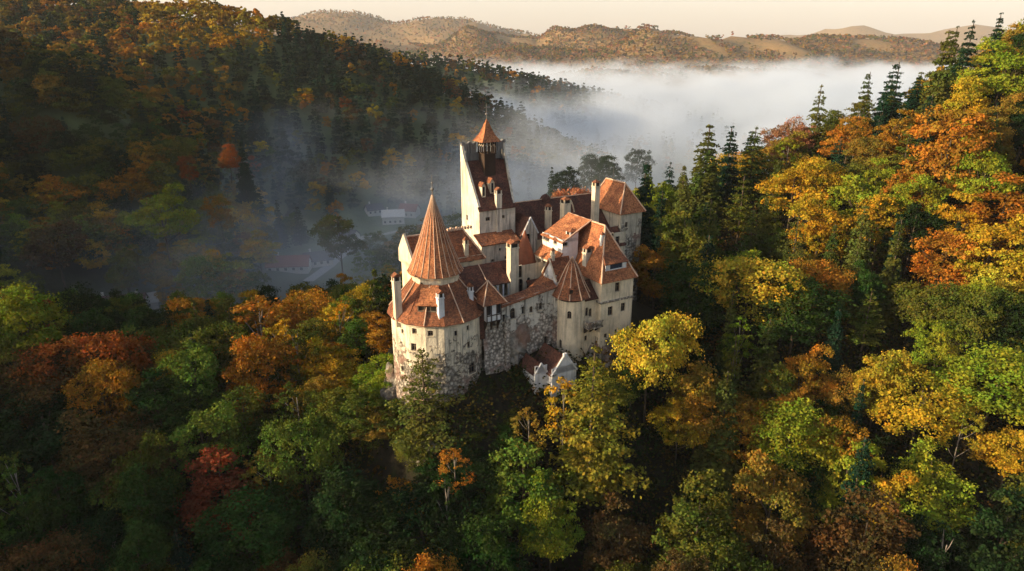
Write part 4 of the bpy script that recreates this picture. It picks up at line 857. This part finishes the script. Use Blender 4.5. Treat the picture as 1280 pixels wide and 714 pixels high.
def conifer(seed, whorls, br, per, leaf, R, droop, base, clumpy=0.0):
    rng = np.random.default_rng(seed); P = []; Nn = []; S_ = []; B = []; D = []
    for w in range(whorls):
        t = max(0.0, min(.995, (w + rng.uniform(-.7, .7)) / whorls)); z = base + (1 - base) * t * .985; rr = R * ((1 - t) ** .70) * rng.uniform(.66, 1.2) + .008
        if clumpy: rr *= (1 + clumpy * math.sin(w * 2.1)) * (1 if t > .25 else .72 + t)
        nb = max(4, int(br * (.45 + .55 * (1 - t)))); ph = rng.uniform(0, 6.28)
        for k in range(nb):
            a = ph + 6.283 * k / nb + rng.normal(0, .16); ln = rr * rng.uniform(.62, 1.18); bb = rng.uniform(.75, 1.2)
            m_ = max(4, int(per * (ln / R) ** .8)); s = np.sqrt(rng.uniform(.02, 1, m_)); wd = ln * .24 * (1 - s * .55)
            side = rng.normal(0, 1, m_) * wd; x = s * ln
            zz = z - droop * ln * s ** 1.4 + (.10 * ln * s ** 3 if not clumpy else .18 * ln * s ** 2) + rng.normal(0, .006, m_) - np.abs(side) * .35
            P.append(np.stack([x*math.cos(a) - side*math.sin(a), x*math.sin(a) + side*math.cos(a), zz], 1))
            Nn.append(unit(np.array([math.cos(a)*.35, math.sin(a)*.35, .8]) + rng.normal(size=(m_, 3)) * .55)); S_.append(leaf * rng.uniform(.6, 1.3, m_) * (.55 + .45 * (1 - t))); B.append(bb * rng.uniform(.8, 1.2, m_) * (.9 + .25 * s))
    return np.concatenate(P), np.concatenate(Nn), np.concatenate(S_), np.concatenate(B)
# --- prototypes (unit height); near = detailed meshes shared by every individual, lod = lighter copies for the far forest
STY = ['dome','spread','tall','dome','sparse','tall','dome','spread','column','dome','tall','sparse']
SHAPE = ['domed','spreading','upright','rounded','open','tall oval','full','broad','narrow','bushy','shaggy','thin']
BR = []
for i, sty in enumerate(STY):
    P, Nn, s, B, L, R = broad_crown(100 + i, 46 if sty != 'sparse' else 34, 13, 23 if sty != 'sparse' else 15, .0172, sty); rng = np.random.default_rng(i)
    me, *_ = mesh_from('broadleaf_crown', P, Nn, s, B, M_LEAF, rng)
    BR.append((me, limb_mesh('broadleaf_trunk', L, 0, i, M_BIRCH if sty == 'sparse' else M_BARK, r0=.010 if sty == 'sparse' else .015), R, sty))
CONSH = ['narrow','dense','ragged','layered','slim','full']
CO = []
for i, (wh, br, per, R, dr, base, cl) in enumerate([(30,13,42,.17,.42,.08,0),(34,14,42,.20,.36,.05,0),(25,11,38,.18,.5,.12,0),(23,11,44,.20,.26,.14,0),(28,11,34,.13,.45,.08,0),(30,14,44,.22,.32,.04,0)]):
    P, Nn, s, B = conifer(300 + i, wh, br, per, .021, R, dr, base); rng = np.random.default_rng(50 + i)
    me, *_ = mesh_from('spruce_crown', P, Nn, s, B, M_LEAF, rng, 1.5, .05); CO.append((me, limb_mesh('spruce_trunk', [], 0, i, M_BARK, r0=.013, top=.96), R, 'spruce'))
PINESH = ['tiered','wide','loose']
PI = []
for i, (wh, br, per, R, dr, base, cl) in enumerate([(19,11,80,.24,.22,.18,.22),(23,12,96,.27,.22,.10,.22),(15,9,70,.20,.14,.30,.3)]):
    P, Nn, s, B = conifer(400 + i, wh, br, per, .0155, R, dr, base, cl); rng = np.random.default_rng(80 + i)
    me, *_ = mesh_from('pine_crown', P, Nn, s, B, M_LEAF, rng, 1.3, .07); PI.append((me, limb_mesh('pine_trunk', [], 0, i, M_BARK, r0=.014, top=.95), R, 'pine'))

# --- ground lookup on the terrain mesh itself
TV = np.empty(len(terrain.data.vertices) * 3, np.float32); terrain.data.vertices.foreach_get('co', TV); TZ = TV.reshape(len(ys), len(xs), 3)[:, :, 2]
def gz_at(x, y):
    i = np.clip(np.searchsorted(xs, x) - 1, 0, len(xs) - 2); j = np.clip(np.searchsorted(ys, y) - 1, 0, len(ys) - 2)
    fx = (x - xs[i]) / (xs[i+1] - xs[i]); fy = (y - ys[j]) / (ys[j+1] - ys[j])
    return (TZ[j, i]*(1-fx) + TZ[j, i+1]*fx) * (1-fy) + (TZ[j+1, i]*(1-fx) + TZ[j+1, i+1]*fx) * fy
def pixel(x, y, z):
    dz = z - CAMZ; c = y * math.cos(PITCH) - dz * math.sin(PITCH); up = y * math.sin(PITCH) + dz * math.cos(PITCH)
    return 640 + FPX * x / c, 357 - FPX * up / c, c
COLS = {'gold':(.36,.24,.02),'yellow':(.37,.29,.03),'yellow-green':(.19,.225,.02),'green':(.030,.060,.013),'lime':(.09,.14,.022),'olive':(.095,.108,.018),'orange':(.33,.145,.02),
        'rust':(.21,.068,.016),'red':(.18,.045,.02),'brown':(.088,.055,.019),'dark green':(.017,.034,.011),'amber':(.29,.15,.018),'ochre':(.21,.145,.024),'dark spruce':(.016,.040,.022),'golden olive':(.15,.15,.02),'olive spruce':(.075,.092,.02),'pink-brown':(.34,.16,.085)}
# --- trees picked out one by one: (kind, px, py of the top, crown width in px, distance, colour, shape index)
HERO = [
 ('b',100,398,112,125,'rust',1),('b',50,436,110,118,'brown',7),('b',118,445,80,115,'amber',0),('b',18,352,96,131,'yellow-green',3),('b',232,424,72,119,'lime',6),('b',245,503,88,107,'lime',9),('b',188,462,82,113,'green',2),
 ('b',322,368,112,146,'orange',4),('b',385,352,92,158,'amber',7),('b',350,392,60,133,'gold',11),('b',416,424,72,127,'gold',9),('b',452,352,56,162,'gold',0),('b',486,346,50,166,'rust',6),('b',440,398,46,138,'lime',3),('b',474,392,52,140,'amber',5),('b',470,440,60,122,'yellow-green',2),
 ('b',374,520,84,104,'lime',1),('b',268,566,92,99,'red',10),('b',330,556,66,101,'ochre',11),('b',300,615,120,92,'green',0),('b',425,580,112,94,'dark green',3),('b',28,662,120,84,'brown',1),('b',45,495,130,108,'dark green',7),('b',140,505,110,105,'brown',9),('b',445,478,66,110,'olive',6),
 ('b',392,455,50,118,'ochre',2),('b',300,486,70,113,'olive',10),('b',542,692,74,79,'orange',1),('b',496,588,60,97,'amber',11),('b',568,560,56,98,'orange',4),('b',652,556,96,97,'lime',10),('b',690,602,70,92,'yellow-green',9),('b',600,640,90,86,'green',3),
 ('p',527,430,112,106,'olive spruce',0),('p',745,428,138,101,'golden olive',1),('b',706,468,58,105,'gold',4),('b',660,505,46,104,'ochre',11),('b',816,376,92,116,'yellow',1),('b',853,484,54,112,'gold',9),('p',921,412,46,120,'olive',2),('b',942,304,112,139,'yellow',1),('b',868,318,74,138,'green',6),
 ('b',1002,342,96,131,'green',0),('p',1092,356,52,129,'olive',2),('b',986,478,30,112,'orange',8),('b',1050,508,66,105,'amber',6),('b',1160,462,114,108,'gold',7),('b',1252,428,112,109,'yellow-green',3),('b',1178,566,92,95,'yellow-green',9),('b',1212,498,50,103,'yellow',11),
 ('b',1276,520,60,100,'gold',2),('b',880,598,104,90,'olive',10),('b',972,566,84,94,'ochre',2),('b',1092,618,104,86,'brown',10),('b',850,684,66,80,'brown',6),('b',1198,120,92,166,'orange',6),('b',1242,168,62,158,'yellow-green',9),('b',1262,218,92,150,'orange',10),('b',1188,282,72,141,'orange',6),
 ('b',1268,328,60,130,'yellow',2),('s',888,149,62,192,'olive spruce',0),('s',916,154,42,200,'dark spruce',4),('s',946,156,52,202,'olive spruce',2),('s',809,195,52,160,'dark spruce',1),('s',1028,103,44,212,'olive spruce',2),('s',1087,84,34,213,'olive spruce',3),('s',1122,72,50,212,'dark spruce',3),
 ('s',1190,30,62,192,'olive spruce',5),('s',1253,12,30,205,'dark spruce',4),('p',931,212,52,178,'olive',2),('b',998,192,70,176,'gold',9),('b',985,139,54,216,'pink-brown',7),('b',1064,142,48,196,'orange',3),('b',1082,212,70,162,'yellow-green',2),('b',1030,240,66,158,'gold',5),('b',1108,240,64,156,'gold',3),
 ('b',1262,48,76,188,'yellow-green',9),('b',1215,92,60,183,'gold',3),('b',822,298,50,150,'orange',2),('b',798,312,36,156,'amber',8),('b',862,262,60,152,'olive',5),('b',1165,340,80,130,'olive',7),('b',1010,430,60,118,'amber',9),('b',1120,700,80,79,'orange',1),
 ('b',421,256,50,268,'olive',2),('b',320,292,40,290,'gold',8),('b',247,316,56,256,'yellow-green',0),('b',264,308,36,262,'gold',3),('b',196,230,58,262,'yellow-green',9),('b',271,238,28,286,'amber',6),('b',190,308,36,258,'ochre',8),('b',148,300,40,256,'olive',2),('b',60,265,62,256,'brown',2),
 ('b',708,200,30,330,'dark green',2),('b',740,188,34,372,'dark green',0),('b',764,192,30,362,'dark green',3),('b',797,180,30,410,'dark green',6),('s',690,205,20,352,'dark spruce',0),('b',722,226,54,212,'pink-brown',0),('b',758,236,50,205,'yellow-green',7),('b',700,238,40,225,'pink-brown',9),
 ('b',612,500,52,112,'dark green',9),('b',572,514,48,109,'green',6),('b',641,506,42,110,'olive',3),('b',488,492,44,111,'olive',9),('b',468,500,50,109,'ochre',2),('b',762,452,52,112,'olive',9),('b',590,522,44,107,'olive',0),('b',632,528,46,106,'green',3),('b',552,520,40,107,'yellow-green',2),('b',515,540,46,103,'olive',6),('b',600,560,60,100,'dark green',9),('b',545,575,50,99,'green',2),('b',792,438,52,116,'green',3),('b',478,452,34,116,'yellow-green',2),
 ('s',856,212,44,182,'olive spruce',1),('s',1150,92,40,205,'dark spruce',0),('s',1218,22,40,200,'dark spruce',2),('s',975,196,46,190,'olive spruce',5),('s',1052,168,40,190,'dark spruce',2),('p',1140,150,56,176,'olive',0),('s',828,232,40,172,'dark spruce',5),('p',890,240,60,160,'olive',1),('p',1000,262,56,150,'olive spruce',0),
 ('s',300,172,30,330,'dark spruce',1),('s',410,226,22,400,'dark spruce',0),('b',470,285,26,300,'olive',6),('b',283,178,22,300,'rust',3),('b',232,190,20,300,'rust',6),
]
rs = np.random.default_rng(11)
trees = []   # dicts: k kind, i variant, x y z, h (height), w (width factor), c colour name, hero
def add_tree(k, i, x, y, z, h, wf, cname, hero=False, rot=None):
    trees.append(dict(k=k, i=i, x=x, y=y, z=z, h=h, wf=wf, c=cname, hero=hero, rot=rs.uniform(0, 6.28) if rot is None else rot))
PRO = {'b': BR, 's': CO, 'p': PI}
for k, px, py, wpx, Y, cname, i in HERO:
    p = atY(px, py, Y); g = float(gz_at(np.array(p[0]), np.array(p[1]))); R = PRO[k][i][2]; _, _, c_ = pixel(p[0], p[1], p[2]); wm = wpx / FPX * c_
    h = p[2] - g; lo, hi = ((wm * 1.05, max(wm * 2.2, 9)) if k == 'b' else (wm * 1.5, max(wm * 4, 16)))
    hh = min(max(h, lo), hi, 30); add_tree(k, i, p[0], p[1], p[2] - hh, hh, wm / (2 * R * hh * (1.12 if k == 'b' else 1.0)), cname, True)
HX = np.array([[t['x'], t['y'], t['wf'] * t['h'] * .3] for t in trees])
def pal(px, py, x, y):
    # which kinds and colours grow where, save the gold crest patch coloured for sunlight
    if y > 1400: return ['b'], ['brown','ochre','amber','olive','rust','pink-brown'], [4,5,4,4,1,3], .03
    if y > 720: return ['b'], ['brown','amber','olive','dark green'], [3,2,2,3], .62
    if y > 345 and py < 55 and 170 < px < 345: return ['b'], ['gold','amber','yellow','ochre'], [4,3,1.5,2], .03  # sunlight on this crest is put into the leaf colours as gold
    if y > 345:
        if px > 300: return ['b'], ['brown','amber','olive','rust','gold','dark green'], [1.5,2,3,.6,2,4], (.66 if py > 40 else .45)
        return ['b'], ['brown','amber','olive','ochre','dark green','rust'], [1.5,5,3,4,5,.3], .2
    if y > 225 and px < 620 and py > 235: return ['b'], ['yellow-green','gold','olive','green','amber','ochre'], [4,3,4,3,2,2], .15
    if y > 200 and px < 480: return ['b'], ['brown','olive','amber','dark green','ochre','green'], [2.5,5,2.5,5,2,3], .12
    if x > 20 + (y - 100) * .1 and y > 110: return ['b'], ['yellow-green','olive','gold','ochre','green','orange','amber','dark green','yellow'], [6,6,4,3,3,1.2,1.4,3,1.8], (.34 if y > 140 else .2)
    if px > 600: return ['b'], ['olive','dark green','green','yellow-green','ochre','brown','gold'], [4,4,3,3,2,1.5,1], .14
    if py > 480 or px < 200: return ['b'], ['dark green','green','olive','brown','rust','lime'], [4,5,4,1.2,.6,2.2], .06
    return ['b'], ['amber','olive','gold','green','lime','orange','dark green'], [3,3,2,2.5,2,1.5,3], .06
FOOT = [(-28,12,-27,14),(-8,42,-30,14)]
def scatter(x0, x1, y0, y1, sp, keep=1.0, dens=None):
    gx, gy = np.meshgrid(np.arange(x0, x1, sp), np.arange(y0, y1, sp * .87)); gx = gx + (np.arange(gx.shape[0]) % 2)[:, None] * sp / 2
    gx = gx + rs.uniform(-.36, .36, gx.shape) * sp; gy = gy + rs.uniform(-.36, .36, gy.shape) * sp
    gx, gy = gx.ravel(), gy.ravel(); z = gz_at(gx, gy); px, py, c = pixel(gx, gy, z + 14)
    ok = (c > 20) & (px > -160) & (px < 1440) & (py < 900) & (rs.uniform(size=len(gx)) < keep)
    if dens is not None: ok &= rs.uniform(size=len(gx)) < dens(gx, gy, z)
    return gx[ok], gy[ok], z[ok], px[ok], py[ok]
def pick(x, y, z, px, py, hrange):
    for a, b_, c_, q, r in zip(x, y, z, px, py):
        d = np.hypot(HX[:, 0] - a, HX[:, 1] - b_)
        if y0_near(a, b_) and (d < HX[:, 2] * .85 + 1.6).any(): continue
        if any(np.hypot(hx - a, hy - b_) < w_h * .5 + 7 or (0 < hy - b_ < 75 and abs(a - hx * b_ / hy) < w_h * .5 + 5) for hx, hy, w_h in HOUSES) and b_ > 185: continue   # gardens and clearings round the village houses
        u, v = uv(a, b_)
        if -28 < u < 43 and -29 < v < 14: continue
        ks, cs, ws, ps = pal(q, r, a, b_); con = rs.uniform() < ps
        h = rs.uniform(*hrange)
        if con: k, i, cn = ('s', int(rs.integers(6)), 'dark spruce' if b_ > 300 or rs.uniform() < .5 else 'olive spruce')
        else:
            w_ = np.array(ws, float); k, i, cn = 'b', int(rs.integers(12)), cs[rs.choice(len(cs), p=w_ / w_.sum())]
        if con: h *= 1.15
        wf = rs.uniform(*((.74, 1.08) if b_ < 262 else (.85, 1.2))) * (1.35 if b_ > 1300 and not con else 1)
        if b_ < 140:
            # the slope under the walls stays low, so the castle is seen from here
            lim = 502 if 480 < q < 625 else (490 if q < 700 else (470 if q < 760 else 400)); rad_px = PRO[k][i][2] * h * FPX / max(b_, 1)
            if 478 - rad_px * .7 < q < 800 + rad_px * .7 and b_ < 128:
                zt = CAMZ - b_ * math.tan(PITCH + math.atan((lim - 357) / FPX)); h2 = zt - c_
                if h2 < h: h = h2
                if h < 4.5: continue
        add_tree(k, i, a, b_, c_, h, wf, cn)
y0_near = lambda a, b_: b_ < 420
pick(*scatter(-150, 190, 66, 150, 6.5, dens=lambda x, y, z: np.where((x > 14) & (x < 48) & (y > 94) & (y < 124), .5, 1.0)), (13, 22))
pick(*scatter(-190, 260, 150, 262, 7.8, dens=lambda x, y, z: np.where((z < 9) & (x < 40), .5, 1.0)), (14, 21))
pick(*scatter(-330, 330, 262, 345, 8.6, dens=lambda x, y, z: np.where((z < 3.5) & (x > -215), .34, 1.0)), (16, 24))
NEAR_N = len(trees)
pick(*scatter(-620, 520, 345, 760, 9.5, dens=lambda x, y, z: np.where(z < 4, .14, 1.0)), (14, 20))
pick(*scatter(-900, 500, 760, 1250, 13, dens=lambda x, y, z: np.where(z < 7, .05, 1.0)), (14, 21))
MD = lambda x, y, z: np.clip((fbm(x / 170, y / 170, 31, 4) + .27) * 6, .03, 1) * np.clip((z - 2) / 15, .03, 1)
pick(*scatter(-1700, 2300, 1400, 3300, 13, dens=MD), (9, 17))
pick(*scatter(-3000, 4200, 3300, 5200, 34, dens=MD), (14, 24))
# hidden behind a hill as seen from here?
TX = np.array([[t['x'], t['y'], t['z'] + t['h'] * .95] for t in trees]); hid = np.zeros(len(trees), bool)
for f in np.linspace(.25, .97, 34):
    qx, qy, qz = TX[:, 0] * f, TX[:, 1] * f, CAMZ + (TX[:, 2] - CAMZ) * f
    near_top = np.hypot(TX[:, 0] - qx, TX[:, 1] - qy) < 14
    hid |= (gz_at(qx, qy) + 9 > qz) & ~near_top & (qy > 60)
px_, py_, cc_ = pixel(TX[:, 0], TX[:, 1], TX[:, 2])
for t, h_, a, b_, c_ in zip(trees, hid, px_, py_, cc_):
    t['hid'] = bool(h_) and not t['hero']; t['px'] = a; t['py'] = b_; t['pxsize'] = t['h'] * FPX / c_
    rpx = PRO[t['k']][t['i']][2] * t['h'] * t['wf'] * FPX / c_
    t['inview'] = (-rpx * .5 < a < 1280 + rpx * .5) and b_ < 712 and b_ + t['pxsize'] > 0
vis = [t for t in trees[:NEAR_N] if not t['hid'] and t['inview']]
solo = []
for k in 'bsp':
    ks = sorted([t for t in vis if t['k'] == k], key=lambda t: (-t['hero'], -t['pxsize'])); solo += ks[:300]
ids = {id(t) for t in solo}
print('trees', len(trees), 'near', NEAR_N, 'visible near', len(vis), 'solo', {k: sum(t['k'] == k for t in solo) for k in 'bsp'})
# --- words for each tree
def region(t):
    u, v = uv(t['x'], t['y']); px, py, y, x = t['px'], t['py'] + t['pxsize'] * .3, t['y'], t['x']
    if y > 300 and px < 340: return 'on the shaded hillside across the valley'
    if y > 245 and px < 560: return 'in the misty valley meadows'
    if y > 200 and px < 320: return 'on the toe of the shaded hillside'
    if px > 640 and y > 205 and px < 800: return 'in the mist behind the castle'
    if px > 780 and y > 196: return 'on the crest of the sunlit hill'
    if px > 1150 and y > 135: return 'high on the sunlit hill'
    if px > 960 and y > 140: return 'on the upper sunlit hill'
    if px > 780 and y > 132: return 'on the slope beside the rear tower'
    if px > 1100 and y > 104: return 'midway down the sunlit hill flank'
    if px > 930 and y > 104: return 'midway down the sunlit hill'
    if px > 780 and y > 104: return 'in the hollow beside the residence'
    if px > 1060: return 'at the dark foot of the sunlit hill'
    if px > 780: return 'in the deep shade below the hollow'
    if px > 610: return 'on the steep slope below the gatehouse'
    if px > 470: return 'on the steep slope below the round tower'
    if y > 150: return 'on the ridge above the village'
    if px > 330: return 'on the shoulder beside the round tower'
    if px > 150: return 'amid the dark western shoulder'
    return 'on the outer dark western shoulder'
cw = {'dark spruce': 'dark blue-green', 'olive spruce': 'olive-lit', 'lime': 'bright lime green', 'gold': 'golden', 'yellow': 'bright yellow', 'amber': 'amber', 'pink-brown': 'pinkish brown'}
SH = {'b': SHAPE, 's': CONSH, 'p': PINESH}; KN = {'b': 'broadleaf', 's': 'spruce', 'p': 'pine'}
SX = np.array([[t['x'], t['y']] for t in solo])
labels = {}
for n_, t in enumerate(solo):
    hs = t['h']; size = 'small' if hs < 11 else ('mid-height' if hs < 15.5 else ('tall' if hs < 19.5 else 'towering')); t['size'] = size
    col = cw.get(t['c'], t['c']); t['lab0'] = f"{size} {col} {SH[t['k']][t['i']]} {KN[t['k']]} {region(t)}"
    labels.setdefault(t['lab0'], []).append(n_)
for lab, idx in labels.items():
    if len(idx) == 1: solo[idx[0]]['label'] = lab; continue
    sub = {}
    for n_ in idx:
        d = np.hypot(SX[:, 0] - SX[n_, 0], SX[:, 1] - SX[n_, 1]); d[n_] = 1e9; q = solo[int(np.argmin(d))]
        l2 = f"{lab}, by {q['c'].split()[0]} {KN[q['k']]}"; sub.setdefault(l2, []).append(n_)
    for l2, ii in sub.items():
        for n_ in ii: solo[n_]['label'] = l2
def col_of(t, jit=True):
    c = np.array(COLS[t['c']]); r = np.random.default_rng(int(abs(t['x'] * 13 + t['y'] * 7)) % 100000)
    return c * r.uniform(.82, 1.2) * np.array([r.uniform(.92, 1.1), 1, 1])
NAMES = {'b': ('broadleaf_tree', 'broadleaf trees of the hillsides'), 's': ('spruce_tree', 'spruces among the autumn woods'), 'p': ('pine_tree', 'pines around the castle rock')}
for t in solo:
    me_c, me_t, R, sty = PRO[t['k']][t['i']]; nm, grp = NAMES[t['k']]
    e = empty(nm, (t['x'], t['y'], t['z'] - .3), t['rot']); tag(e, t['label'], {'b': 'tree', 's': 'spruce', 'p': 'pine'}[t['k']], grp); e.scale = (t['h'] * t['wf'], t['h'] * t['wf'], t['h'])
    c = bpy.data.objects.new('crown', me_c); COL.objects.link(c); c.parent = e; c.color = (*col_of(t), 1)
    b_ = bpy.data.objects.new('trunk', me_t); COL.objects.link(b_); b_.parent = e
# --- the rest: one far forest, lighter meshes
LOD = {}
def lod(k, i, q):
    if (k, i, q) in LOD: return LOD[(k, i, q)]
    if k == 'b':
        a, b_, c_, lf = [(40,11,11,.026),(15,6,5,.075),(8,4,4,.13),(5,3,2,.24)][q]; P, Nn, s, B, L, R = broad_crown(100 + i, a, b_, c_, lf, STY[i])
    else:
        a, b_, c_, lf = [(20,8,9,.05),(13,6,6,.085),(8,5,4,.13),(6,3,2,.22)][q]; P, Nn, s, B = conifer(300 + i, a, b_, c_, lf, .19, .4, .08)
    rng = np.random.default_rng(i + 7 * q); co = quads(P, Nn, s, rng, 1.0 if k == 'b' else 1.4); LOD[(k, i, q)] = (co.astype(np.float32), np.repeat(B, 4).astype(np.float32)); return LOD[(k, i, q)]
far = [t for t in trees if id(t) not in ids and (not t['hid'] or t['y'] < 420)]
groups = {}
for t in far:
    q = 0 if t['y'] < 345 else 1 if t['y'] < 700 else 2 if t['y'] < 1300 else 3
    groups.setdefault((t['k'] if t['k'] != 'p' else 's', t['i'], q), []).append(t)
CO_, CL_ = [], []
for (k, i, q), ts in groups.items():
    co, B = lod(k, i, q); n = len(co)
    A = np.array([[t['x'], t['y'], t['z'] - .3, t['h'], t['h'] * t['wf'], math.cos(t['rot']), math.sin(t['rot'])] for t in ts], np.float32)
    X = co[None, :, 0] * A[:, 4:5]; Y = co[None, :, 1] * A[:, 4:5]; Z = co[None, :, 2] * A[:, 3:4] + A[:, 2:3]
    CO_.append(np.stack([X * A[:, 5:6] - Y * A[:, 6:7] + A[:, 0:1], X * A[:, 6:7] + Y * A[:, 5:6] + A[:, 1:2], Z], -1).reshape(-1, 3))
    cc = np.array([col_of(t) for t in ts], np.float32)
    B = 1 + (B - 1) * (.35 if q == 3 else 1); CL_.append((cc[:, None, :] * B[None, :, None]).reshape(-1, 3))
CO_ = np.concatenate(CO_); CL_ = np.concatenate(CL_); nf = len(CO_) // 4; print('near in stuff', sum(t['y']<262 and not t['hid'] for t in far)); print('far forest quads', nf, 'trees', len(far))
ff = np_mesh('distant_forest', CO_, np.arange(nf * 4).reshape(nf, 4), M_LEAFC, smooth=False, cols=CL_)
tag(ff, 'autumn forest of browns, ambers and dark spruces covering the far hills', 'forest', None, 'stuff')
# --- undergrowth that covers the ground between the near trees
nU = 34000; rU = np.random.default_rng(77); x = rU.uniform(-150, 190, nU); y = 66 + rU.uniform(0, 1, nU) * 150; z = gz_at(x, y); px, py, c = pixel(x, y, z)
UV_ = np.stack([x - KO[0], y - KO[1]], 1); uu = UV_ @ E1; vv = UV_ @ E2; gap = fbm(x / 9, y / 9, 5, 3)
k_ = (px > -80) & (px < 1360) & (py < 800) & ~((uu > -26) & (uu < 41) & (vv > -23.2) & (vv < 12)) & (gap > -.32); x, y, z = x[k_], y[k_], z[k_]; n = len(x); print('shrub clumps', n)
m_ = 22; cen = np.stack([x, y, z], 1)[:, None, :] + rU.normal(size=(n, m_, 3)) * np.array([1.0, 1.0, .8]) * rU.uniform(.6, 1.5, (n, 1, 1)) + np.array([0, 0, .7]); P = cen.reshape(-1, 3)
Nn = unit(rU.normal(size=P.shape) * .8 + np.array([0, 0, .9])); co = quads(P, Nn, rU.uniform(.3, .62, len(P)), rU)
pc = np.array([(.018,.034,.010),(.03,.045,.012),(.06,.055,.014),(.08,.048,.014),(.026,.05,.012),(.12,.085,.015)]); cl = np.repeat(np.repeat(pc[rU.integers(0, 6, n)] * rU.uniform(.7, 1.2, (n, 1)), m_, 0), 4, 0)
ug = np_mesh('undergrowth', co, np.arange(len(co)).reshape(-1, 4), M_LEAFC, smooth=False, cols=cl); tag(ug, 'low dark shrubs and ferns covering the forest floor', 'undergrowth', None, 'stuff')
# ================================================================== AIR: even haze over everything, and the morning fog lying in the valley
def vol_box(name, lo, hi, label):
    me = bpy.data.meshes.new(name); bm = bmesh.new(); bmesh.ops.create_cube(bm, size=1.0)
    for v_ in bm.verts: v_.co = Vector([lo[i] + (v_.co[i] + .5) * (hi[i] - lo[i]) for i in range(3)])
    bm.to_mesh(me); bm.free(); o = bpy.data.objects.new(name, me); COL.objects.link(o); tag(o, label, None, None, 'stuff'); return o
hz_ = vol_box('haze', (-16000, -3600, -4), (16000, 24000, 1500), 'thin golden morning haze between the castle and the far hills')
m = bpy.data.materials.new('haze'); m.use_nodes = True; nt = m.node_tree; nt.nodes.clear(); out = nt.nodes.new('ShaderNodeOutputMaterial'); v_ = nt.nodes.new('ShaderNodeVolumePrincipled')
v_.inputs['Color'].default_value = (.94, .945, .97, 1); v_.inputs['Density'].default_value = HAZE_D; v_.inputs['Anisotropy'].default_value = .0
nt.links.new(v_.outputs[0], out.inputs['Volume']); hz_.data.materials.append(m)
fg_ = vol_box('valley_fog', (-900, 225, -2), (2600, 3000, 98), 'bank of pale morning fog filling the valley behind the castle')
m = bpy.data.materials.new('valley_fog'); m.use_nodes = True; nt = m.node_tree; nt.nodes.clear(); out = nt.nodes.new('ShaderNodeOutputMaterial'); v_ = nt.nodes.new('ShaderNodeVolumePrincipled')
p = pos(nt); q = zof(nt, p)
n_ = noise_node(nt, p, .0125, 5, .62, (1, 1, 1.6)); n2 = noise_node(nt, p, .0026, 2, .5)
yk = mth(nt, 'MULTIPLY', mth(nt, 'SUBTRACT', q[1], 225.0), 1 / 480.0, True)            # thickens up the valley
lf = mth(nt, 'MULTIPLY', mth(nt, 'ADD', q[0], 230.0), 1 / 280.0, True)                  # and towards its sunny side
top = mth(nt, 'ADD', mth(nt, 'ADD', mth(nt, 'MULTIPLY', n_, 116.0), mth(nt, 'MULTIPLY', n2, 52.0)), mth(nt, 'ADD', mth(nt, 'MULTIPLY', yk, 13.0), -31.0))
hgt = mth(nt, 'MULTIPLY', mth(nt, 'SUBTRACT', top, q[2]), 1 / 42.0, True)
den = mth(nt, 'MULTIPLY', mth(nt, 'MULTIPLY', hgt, hgt), mth(nt, 'ADD', .22, mth(nt, 'ADD', mth(nt, 'MULTIPLY', yk, .75), mth(nt, 'MULTIPLY', lf, .62))))
den = mth(nt, 'MULTIPLY', den, mth(nt, 'ADD', mth(nt, 'MULTIPLY', n_, 2.9), -.82, True))
nt.links.new(mth(nt, 'MULTIPLY', den, FOG_D), v_.inputs['Density']); v_.inputs['Color'].default_value = (.82, .88, .96, 1); v_.inputs['Anisotropy'].default_value = .1
nt.links.new(v_.outputs[0], out.inputs['Volume']); fg_.data.materials.append(m)
try: m.cycles.volume_step_rate = FOG_STEP
except Exception: pass
try: m.cycles.volume_sampling = 'MULTIPLE_IMPORTANCE'
except Exception: pass
